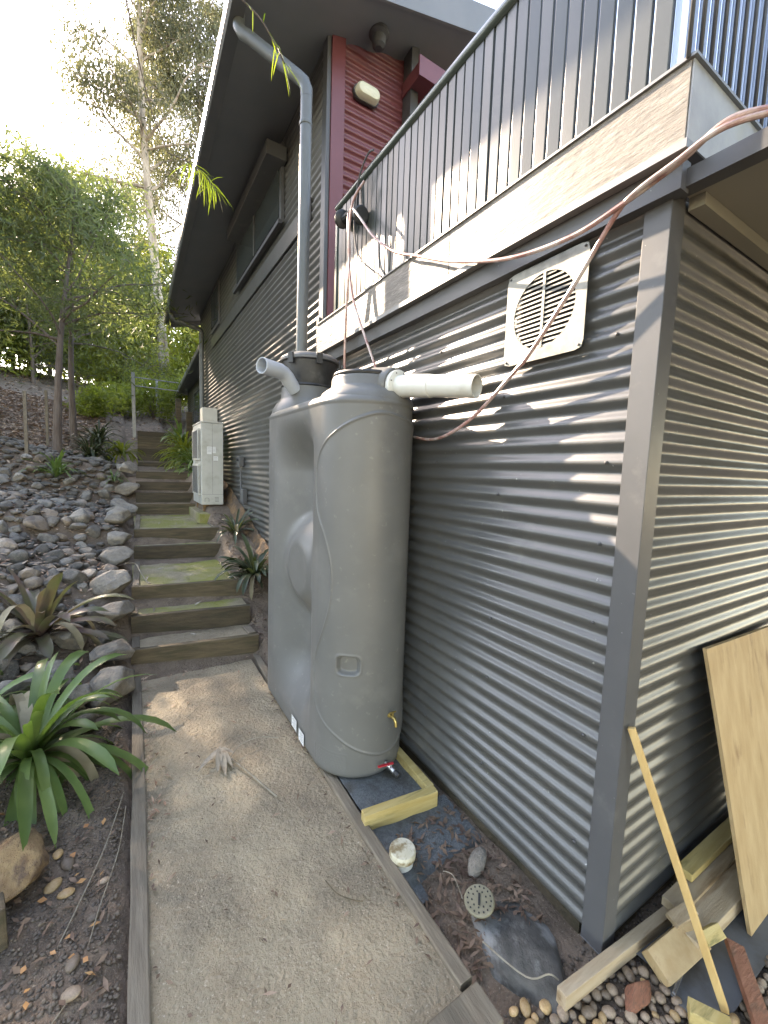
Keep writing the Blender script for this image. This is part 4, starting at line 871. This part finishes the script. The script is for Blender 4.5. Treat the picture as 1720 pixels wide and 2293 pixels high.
# twigs
def twig(pts, r, label, mt=m_litter2): return tag(MB().tube(smooth_path(pts, 5), r, 6).obj('twig', mt, None, True), label, 'twig')
sprig = thing('fallen_sprig', 'fallen sprig of pale gum leaves on a stalk lying on the path', 'twig', (.45, 2.45, 0))
MB().tube(smooth_path([(.46, 2.62, .03), (.50, 2.50, .02), (.56, 2.36, .012), (.63, 2.16, .008), (.66, 2.08, .006)], 5), .005, 6).obj('stalk', m_litter2, sprig, True)
MB().tube(smooth_path([(.50, 2.50, .02), (.58, 2.58, .03), (.70, 2.60, .03), (.82, 2.56, .01)], 5), .003, 6).obj('side_twig', m_litter2, sprig, True)
def leafblade(name, base, d, L, W, mt, parent, droop=.4, up=(0, 0, 1), n=9, fold=.25, tip=.82, twist=0.0, mesh_only=False):
    """a long strap or lance leaf with a folded midrib"""
    base = Vector(base); d = Vector(d).normalized(); u = Vector(up); a = d.cross(u)
    if a.length < 1e-3: a = d.orthogonal()
    a.normalize(); rows = []; p = base.copy(); dir_ = d.copy(); step = L / (n - 1)
    for i in range(n):
        t = i / (n - 1)
        wv = W * min(1, .55 + t * 2.2) * (1 - max(0, (t - tip) / (1 - tip)) ** 1.6 * .97)
        nrm = a.cross(dir_).normalized(); q = Matrix.Rotation(twist * t, 3, dir_); aa_ = q @ a; nn_ = q @ nrm
        rows.append([p - aa_ * (wv / 2) + nn_ * (wv * fold), p, p + aa_ * (wv / 2) + nn_ * (wv * fold)])
        g_ = droop * step / L * (0.4 + 1.6 * t)
        dir_ = (dir_ + Vector((0, 0, -1)) * g_ * 1.6).normalized(); p = p + dir_ * step
    mb = MB().quadgrid([[tuple(x) for x in r] for r in rows])
    if mesh_only: return mb
    return mb.obj(name, mt, parent, True, None)
for (dx, dy, L, W) in ((-.05, -.2, .2, .04), (-.01, -.22, .24, .045), (.04, -.2, .2, .035), (-.14, -.12, .2, .035), (.1, -.1, .1, .03)):
    leafblade('leaf', (.46, 2.60, .03), (dx, dy, .0), L, W, m_litter2, sprig, .1, n=6, fold=.15, tip=.4)
twig([(-.03, 5.0, .75), (.06, 5.1, .72), (.10, 4.98, .66), (.16, 4.86, .565), (.19, 4.82, .56)], .006, 'pale bent twig hanging over the left edge of the lower landing')
twig([(.70, 1.52, .004), (.72, 1.44, .006), (.77, 1.38, .005), (.80, 1.36, .004)], .0022, 'thin dark curved twig on the near part of the path', m_riser)
twig([(-.05, 2.45, .05), (-.12, 2.15, .03), (-.22, 1.85, .02), (-.27, 1.72, .015)], .0025, 'thin pale root strand running over the dark soil')
twig([(-.04, 2.35, .04), (-.07, 2.1, .02), (-.13, 1.85, .02), (-.16, 1.70, .015)], .0022, 'second pale root strand nearer the path edging')
twig([(-.36, 1.32, .02), (-.28, 1.45, .02), (-.2, 1.55, .02)], .002, 'straw-coloured stem in the lower left soil')
twig([(1.11, .985, .03), (1.17, .83, .02), (1.24, .79, .03), (1.27, .77, .01)], .0028, 'pale root strand running from the dark rock to the pale timber')
twig([(1.18, 1.3, .0), (1.185, 1.24, .03), (1.16, 1.15, .02)], .002, 'dry stalk in the pit behind the drain cover')

# ------------------------------------------------------------------ strap-leaf plants
def clump(name, label, cat, base, n, L, W, mt, parts=True, spread=(.15, 1.15), droop=.9, group=None, seed=0, dead=0, fold=.22, dirs=None):
    rs = random.Random(seed); t = thing(name, label, cat, base, group); mbs = MB(); bx = Vector(base)
    for i in range(n):
        az = rs.uniform(0, 2 * math.pi) if dirs is None else rs.choice(dirs) + rs.gauss(0, .35); el = R(90) - rs.uniform(*spread) ; l = L * rs.uniform(.6, 1.15); wv = W * rs.uniform(.75, 1.2)
        d = (math.cos(az) * math.cos(el), math.sin(az) * math.cos(el), math.sin(el)); off = Vector((math.cos(az), math.sin(az), 0)) * rs.uniform(0, .04) + Vector((0, 0, rs.uniform(-.02, .02)))
        isd = i < dead
        if parts: leafblade('leaf', bx + off, d, l, wv, m_deadleaf if isd else mt, t, droop * rs.uniform(.6, 1.3) + (1.5 if isd else 0), fold=fold, twist=rs.uniform(-.6, .6), n=11)
        else:
            mb = leafblade('leaf', bx + off, d, l, wv, mt, None, droop * rs.uniform(.6, 1.3), fold=fold, n=7, mesh_only=True); b = len(mbs.v); mbs.v += mb.v; mbs.f += [tuple(b + k for k in f) for f in mb.f]
    if not parts: mbs.obj('foliage', mt, t, True, None)
    return t
clump('strap_leaf_plant', 'large glossy green strap-leaf clump at lower left beside the path', 'plant', (-.50, 2.92, .10), 112, .76, .052, m_strap, True, (.3, 1.6), 1.1, None, 3, 22, .13)
clump('strap_leaf_plant', 'yellow-green strap-leaf clump at the far left edge behind the largest clump', 'plant', (-.85, 3.35, .15), 34, .62, .04, m_strap, True, (.2, 1.3), 1.2, None, 8, 2, .12)
clump('bromeliad', 'purple-hearted bromeliad among the rocks left of the second step', 'plant', (-.62, 4.15, .40), 44, .66, .07, m_brom, True, (.25, 1.45), .6, None, 5, 8, .2)
clump('strap_leaf_plant', 'dark strap-leaf clump spilling over the steps in front of the tank', 'plant', (1.24, 4.8, .53), 60, .5, .045, m_strapd, True, (.15, 1.4), .95, None, 12, 4, .15)
clump('strap_leaf_plant', 'small purple-brown strap-leaf clump below the air conditioner slab', 'plant', (1.28, 6.0, .86), 34, .42, .035, m_strapd, True, (.15, 1.3), .8, None, 13, 2)
clump('strap_leaf_plant', 'low dark bush of strap leaves at the foot of the left slender tree', 'plant', (-.62, 10.4, 1.86), 80, .62, .035, m_strapd, False, (.2, 1.35), 1.2, None, 14)
clump('strap_leaf_plant', 'dark strap-leaf clump higher up the slope behind the rubble bed', 'plant', (-.55, 12.6, 2.2), 80, .7, .04, m_strapd, False, (.2, 1.3), 1.0, None, 15)
clump('strap_leaf_plant', 'lime green tuft at the left end of the rubble bed', 'plant', (-.98, 8.7, 1.52), 46, .5, .03, m_strap, False, (.1, 1.0), 1.0, None, 16)
clump('strap_leaf_plant', 'bright green tuft on the boulders beside the upper flight', 'plant', (-.05, 10.4, 1.95), 56, .5, .04, m_shrub, False, (.2, 1.3), 1.2, None, 17)
clump('strap_leaf_plant', 'thin green tuft between the rocks beside the upper landing', 'plant', (-.2, 8.9, 1.45), 26, .3, .02, m_strap, False, (.2, 1.2), 1.0, None, 18)
for i, (x, y, z, L, n, lab) in enumerate([(1.30, 9.6, 1.65, .75, 90, 'glossy strap-leaf clump right behind the air conditioner'), (1.25, 11.0, 1.8, .8, 90, 'tall bright strap-leaf clump overhanging the right of the upper flight'), (1.35, 12.4, 2.0, .8, 80, 'strap-leaf clump below the isolated timber posts by the wing'), (1.4, 13.8, 2.4, .8, 70, 'farthest strap-leaf clump beside the top steps')]):
    clump('strap_leaf_plant', lab, 'plant', (x, y, z), n, L, .05, m_shrub if i in (1, 2) else m_strap, False, (.15, 1.3), 1.2, 'strap-leaf clumps right of the upper flight', 20 + i)

# ------------------------------------------------------------------ trees
def build_tree(seed, H, r0, crown0, nb, blen, leafn, L, W, lean=(0, 0), sag=.1, stems=1, spread=.45, blob=.5, kind='gum', top=1.0):
    """trunk with limbs; leaves gathered round the twigs. returns trunk MB and leaf centres"""
    rs = random.Random(seed); mb = MB(); tips = []
    for s_ in range(stems):
        pts = []; p = Vector((rs.uniform(-.08, .08) * (stems > 1), rs.uniform(-.08, .08) * (stems > 1), -.25)); K_ = 14
        dx, dy = lean[0] + rs.gauss(0, .03) * (1 + 2 * (stems > 1)), lean[1] + rs.gauss(0, .03)
        wx, wy = rs.uniform(0, 6), rs.uniform(0, 6)
        for i in range(K_ + 1):
            t = i / K_; pts.append(Vector((p.x + dx * H * t + .018 * H * math.sin(t * 5 + wx) * t, p.y + dy * H * t + .018 * H * math.sin(t * 4 + wy) * t, -.25 + (H + .25) * t)))
        rad = [max(.012, r0 * (1 - .85 * (i / K_) ** .8) * (1.25 if i == 0 else 1)) for i in range(K_ + 1)]
        mb.tube(pts, rad, 10)
        for b in range(nb):
            t = crown0 + (1 - crown0) * (b + rs.random()) / nb; k = min(K_ - 1, int(t * K_)); o = pts[k].lerp(pts[k + 1], t * K_ - k); az = rs.uniform(0, 6.283); le = blen * (1.15 - .75 * ((t - crown0) / (1 - crown0))) * rs.uniform(.6, 1.2); el = rs.uniform(.2, .95)
            d = Vector((math.cos(az) * math.cos(el), math.sin(az) * math.cos(el), math.sin(el))); q = [o]; n_ = 6; 
            for i in range(n_):
                d = (d + Vector((rs.gauss(0, .16), rs.gauss(0, .16), rs.gauss(0, .12) - sag))).normalized(); q.append(q[-1] + d * le / n_)
            rb = max(.008, rad[k] * .45); mb.tube(q, [rb * (1 - .85 * i / n_) for i in range(n_ + 1)], 6)
            for i in range(2, n_ + 1):
                tips.append((q[i], le * .22))
                if rs.random() < .75:
                    d2 = Vector((rs.gauss(0, 1), rs.gauss(0, 1), rs.gauss(0, .6))).normalized(); e_ = q[i] + d2 * le * .32; mb.tube([q[i], (q[i] + e_) / 2 + Vector((0, 0, .03)), e_], [rb * .35, rb * .25, rb * .1], 4); tips.append((e_, le * .2)); tips.append(((q[i] + e_) / 2, le * .16))
    T = np.array([t[0][:] for t in tips]); Rr = np.array([t[1] for t in tips]); idx = rng.integers(0, len(T), leafn)
    P = T[idx] + rng.normal(0, 1, (leafn, 3)) * (Rr[idx] * blob)[:, None] * np.array([1, 1, .8])
    return mb, P
def tree(name, label, base, seed, group, matb, matl, leafn, L, W, drop=None, **kw):
    t = thing(name, label, 'tree', base, group)
    mb, P = build_tree(seed, leafn=leafn, L=L, W=W, **kw)
    if base[0] >= .5: P = P[P[:, 0] + base[0] > -2.1 + rng.normal(0, .2, len(P))]  # gum crowns cut back to keep the sun's path to the wall open
    lim = 1.0 + .66 * (base[1] + P[:, 1] - .8) - base[2] + rng.normal(0, .25, len(P))
    if base[0] < .5: P = P[P[:, 2] < lim]                       # slope crowns trimmed low to leave the sun a clear path
    tr = mb.obj('trunk', matb, None, True); tr.parent = t
    V, F = leaf_cards(len(P), P, L, W, drop); cr = link('crown', np_mesh('crown', V, F, matl)); cr.parent = t
    return t, tr.data, cr.data
def tree_copy(name, label, base, src, rz, sc, group):
    t = thing(name, label, 'tree', base, group); t.rotation_euler = (0, 0, rz); t.scale = (sc, sc, sc)
    for nme, me in (('trunk', src[1]), ('crown', src[2])):
        o = bpy.data.objects.new(nme, me); COL.objects.link(o); o.parent = t
    return t
tz = lambda x, y: tn(x, y)
wA = tree('wattle_tree', 'slender dark wattle with a leaning trunk, nearest on the left slope', (-1.12, 10.0, tz(-1.12, 10)), 41, 'wattles on the left slope', m_bark2, m_wattle, 9500, .18, .03, -.6, H=5.2, r0=.085, crown0=.4, nb=26, blen=2.5, lean=(.03, .02), sag=.05, blob=.8)
wB = tree('wattle_tree', 'straight slender wattle just right of the leaning one', (-1.02, 12.3, tz(-1.02, 12.3)), 42, 'wattles on the left slope', m_bark2, m_wattle, 9500, .19, .03, -.6, H=6.0, r0=.085, crown0=.4, nb=26, blen=2.6, lean=(0, 0), sag=.05, blob=.8)
wC = tree('wattle_tree', 'bushy wattle at the left edge of the picture', (-3.2, 11.5, tz(-3.2, 11.5)), 43, 'wattles on the left slope', m_bark2, m_wattle, 11000, .2, .032, -.6, H=6.2, r0=.09, crown0=.15, nb=30, blen=2.9, sag=.05, blob=.85)
gum = tree('gum_tree', 'tall pale gum tree standing beyond the top of the steps', (1.75, 23.0, tz(1.6, 23)), 50, 'tall gum trees', m_bark, m_gum, 26000, .26, .06, -.9, H=24, r0=.26, crown0=.36, nb=36, blen=4.6, lean=(-.035, 0), sag=.02, blob=.75)
gum2 = tree('gum_tree', 'second tall gum behind the eave with a forked crown', (3.6, 25.0, tz(3.6, 25)), 51, 'tall gum trees', m_bark, m_gum, 24000, .26, .06, -.9, H=24, r0=.24, crown0=.34, nb=32, blen=4.4, lean=(-.01, 0), sag=.02, blob=.75)
bushy = tree('understorey_tree', 'pale green understorey tree behind the clothes line', (-.2, 21.0, tz(-.2, 21)), 60, 'understorey trees behind the steps', m_bark2, m_shrub, 6000, .22, .085, None, H=5.4, r0=.07, crown0=.08, nb=28, blen=1.9, sag=.05, blob=.9)
TC = [(-5.0, 15, wA, 1.05, 1.0, 'wattle_tree', 'dense wattle filling the left edge farther back'), (-4.3, 18, wB, .8, 2.2, 'wattle_tree', 'wattle behind the left edge trunk'), (-2.8, 20, wC, .75, 3.3, 'wattle_tree', 'wattle behind the two slender trunks'), (-8, 20, wC, 1.1, 1.1, 'wattle_tree', 'wattle far out to the left'),
      (7.5, 31, gum2, 1.0, 1.5, 'gum_tree', 'gum hidden mostly behind the house roof'), (2.4, 36, gum, 1.0, .7, 'gum_tree', 'distant gum left of the tall pale trunk'), (-12, 34, gum2, .9, 2.7, 'gum_tree', 'distant gum at the outer left'),
      (-2.0, 23.5, bushy, 1.0, 1.0, 'understorey_tree', 'understorey tree behind the slope crest'), (1.4, 26, bushy, 1.3, 2.0, 'understorey_tree', 'bright understorey tree below the tall pale gum'), (3.0, 22, bushy, .9, 3.0, 'understorey_tree', 'understorey tree beside the house wing'), (-4.2, 25, bushy, 1.3, 4.0, 'understorey_tree', 'understorey tree left of the crest'), (-7, 23, bushy, 1.3, 5.0, 'understorey_tree', 'understorey tree at the far left crest'), (.2, 31, bushy, 1.5, .5, 'understorey_tree', 'distant understorey tree in the gap of sky'), (-2.4, 33, bushy, 2.2, 2.5, 'understorey_tree', 'distant understorey tree behind the slender trunks'), (-9, 30, bushy, 1.8, 3.5, 'understorey_tree', 'distant understorey tree at outer left')]
for i, (x, y, sc) in enumerate([(-13, 30, 1.7), (-10.5, 27, 1.5), (-8.3, 33, 1.8), (-6, 30, 1.6), (-5.2, 22, 1.2), (-3.2, 28, 1.6), (-1.2, 29, 1.5), (.8, 38, 2.0), (3.0, 33, 1.7), (-15, 24, 1.6), (-3.0, 21.5, 1.0)]):
    TC.append((x, y, bushy, sc, i * 1.7, 'understorey_tree', ['broad', 'low', 'thin', 'dense', 'small', 'tall', 'pale', 'remote', 'leafy', 'outermost', 'stunted'][i] + ' understorey tree in the green forest wall at left, ' + ['far', 'near', 'farther', 'middle', 'front', 'back', 'central', 'last', 'roofside', 'edge', 'crest'][i] + ' row'))
SIDE = [(-7.5, 3.0, wC, 1.2), (-6.5, -1.0, wB, 1.5), (-7, 8.0, wA, 1.2), (-3.5, -6.0, wC, 1.5), (1.5, -8.5, wB, 1.6), (6.0, -8.0, wC, 1.6), (10.5, -6.0, wB, 1.7), (13, -1.0, wC, 1.7), (-8, -9, gum, .7), (4, -13, gum2, .75), (12, -11, gum, .75), (-11, 2, gum2, .75), (2.8, -4.2, wA, .8), (4.6, -4.0, wB, .75), (6.4, -3.8, wA, .8), (8.0, -2.0, wB, .8)]  # unseen trees, added to cut sky fill and tint the shade
for i, (x, y, src, sc) in enumerate(SIDE):
    nme = 'gum_tree' if src in (gum, gum2) else 'wattle_tree'
    TC.append((x, y, src, sc, i * 2.3, nme, 'unseen bushland tree added to cut sky light, ' + ['left of the path', 'left behind the viewer', 'left of the rubble bed', 'behind the viewer at left', 'straight behind the viewer', 'behind the viewer at right', 'far right behind the patio', 'right of the patio', 'tall at rear left', 'tall at rear', 'tall at rear right', 'tall at left', 'close behind the patio roof', 'second behind the patio roof', 'third behind the patio roof', 'beside the patio roof'][i]))
for (x, y, src, sc, rz, nme, lab) in TC: tree_copy(nme, lab, (x, y, tz(x, y) - .05), src, rz, sc, {'wattle_tree': 'wattles on the left slope', 'gum_tree': 'tall gum trees', 'understorey_tree': 'understorey trees behind the steps'}[nme])
# bright shrubs round the head of the steps
def shrub(label, base, seed, n, rx, rz_, L, W, mt):
    t = thing('shrub', label, 'shrub', base, 'shrubs at the head of the steps'); rs = np.random.default_rng(seed)
    blobs = rs.normal(0, 1, (14, 3)) * np.array([rx, rx, rz_ * .5]) * .55 + np.array([0, 0, rz_ * .6]); P = blobs[rs.integers(0, 14, n)] + rs.normal(0, 1, (n, 3)) * rx * .28; P[:, 2] = np.abs(P[:, 2])
    V, F = leaf_cards(n, P, L, W); o = link('foliage', np_mesh('foliage', V, F, mt)); o.parent = t
    st_ = MB()
    for b in blobs[:7]: st_.tube([(0, 0, -.1), (b[0] * .4, b[1] * .4, b[2] * .5), tuple(b)], [.02, .014, .006], 5)
    o = st_.obj('stems', m_bark2, None, True); o.parent = t
for i, (x, y, n, rx, rz_, lab) in enumerate([(.9, 17.5, 2600, .7, 1.0, 'sunlit lime shrub behind the top step'), (1.7, 19.5, 2600, .8, 1.3, 'sunlit yellow-green shrub below the pale gum trunk'), (-.1, 17.0, 2200, .6, .8, 'green shrub left behind the clothes line post'), (.3, 20, 2600, .8, 1.2, 'leafy shrub centred behind the clothes line'), (-.9, 15.5, 2200, .6, .7, 'low shrub behind the dark strap-leaf clumps'), (2.1, 22, 3000, 1.0, 1.6, 'tall lime shrub beside the wing wall end')]):
    shrub(lab, (x, y, tz(x, y)), 70 + i, n, rx, rz_, .13, .05, m_shrub)

for i, (x, y, n, rx, rz_, lab) in enumerate([(-12, 24, 3000, 2.0, 3.6, 'dark thicket at the outer left end of the crest'), (-9, 22, 3000, 1.9, 3.6, 'dark thicket left along the crest'), (-6.6, 20, 3000, 1.7, 3.4, 'dark thicket at the left picture edge on the crest'), (-4.6, 21, 3000, 1.6, 3.4, 'dark thicket behind the garden stakes'), (-3.0, 23, 3000, 1.6, 3.6, 'dark thicket behind the leaning wattle'), (-1.4, 24, 3000, 1.5, 3.6, 'thicket behind the straight slender wattle')]):
    shrub(lab, (x, y, tz(x, y) - .2), 90 + i, int(n * .7), rx, rz_, .22, .08, m_shrub)

# overhanging lime sprays from a branch above the path
br = thing('overhanging_branch', 'thin overhanging branch with lime needle leaves in front of the eaves', 'branch', (-.55, 1.9, 5.6))
def spray(root, path_, n, L, seed, spread=.7):
    rs = random.Random(seed); q = smooth_path(path_, 6); MB().tube(q, .0035, 5).obj('twig', m_bark2, br, True)
    for i in range(n):
        k = rs.randrange(int(len(q) * .35), len(q)); p = Vector(q[k]); d = Vector((rs.gauss(.25, spread), rs.gauss(-.1, spread), rs.gauss(-.75, .5)))
        leafblade('leaf', p, d, L * rs.uniform(.5, 1.2), .0042, m_lime, br, .5, n=6, fold=.1, tip=.6)
MB().tube(smooth_path([(-.55, 1.9, 5.6), (-.2, 2.3, 5.0), (.02, 2.75, 4.3), (.15, 3.0, 3.9), (.26, 3.05, 3.66)], 6), [.006 - .00015 * i for i in range(25)], 5).obj('stem', m_bark2, br, True)
spray(None, [(.26, 3.05, 3.66), (.36, 3.0, 3.62), (.44, 2.98, 3.58), (.52, 2.97, 3.5)], 70, .15, 4, .6)
MB().tube(smooth_path([(-.2, 2.3, 5.0), (.05, 2.2, 4.6), (.25, 2.15, 4.15), (.38, 2.1, 3.86)], 6), .004, 5).obj('stem', m_bark2, br, True)
spray(None, [(.38, 2.1, 3.86), (.46, 2.02, 3.74), (.54, 1.99, 3.67), (.63, 1.98, 3.55)], 16, .11, 6, .5)

# ------------------------------------------------------------------ clothes line and garden stakes
cl = thing('clothes_line', 'pale grey clothes line frame at the head of the steps', 'clothes line', (.3, 14.3, 2.6))
zb = tz(.22, 14.3)
MB().box(.18, .27, 14.26, 14.34, zb - .2, 4.35).obj('post', m_flash, cl, bevel=.005)
MB().box(.95, 1.03, 17.2, 17.28, 3.2, 4.7).obj('post', m_flash, cl, bevel=.005)
for z in (4.22, 3.98): MB().tube([(.25, 14.3, z), (1.4, 14.2, z - .03)], .016, 6).obj('arm', m_flash, cl, True)
for x in (.45, .8, 1.15): MB().tube([(x, 14.28, 4.2), (x + .2, 17.2, 4.5)], .005, 4).obj('wire', m_flash, cl)
for (x, y, h, lab) in ((-1.42, 9.2, 1.05, 'grey garden stake on the slope at far left'), (-1.42, 11.5, 1.2, 'grey garden stake between the left stake and the leaning wattle')):
    z = tz(x, y); tag(MB().beam((x, y, z - .1), (x + .01, y, z + h), .05, .05, (0, 1, 0)).obj('garden_stake', m_timber, None, bevel=.004), lab, 'stake')
for (x, y, z0, h, lab) in ((1.55, 13.2, 1.9, 1.35, 'dark timber post near the wing wall'), (1.50, 15.5, 2.6, 1.3, 'shorter timber post farther along the wing wall')):
    tag(MB().beam((x, y, z0), (x, y, z0 + h), .16, .16, (0, 1, 0)).obj('timber_post', m_riser, None, bevel=.01), lab, 'post')
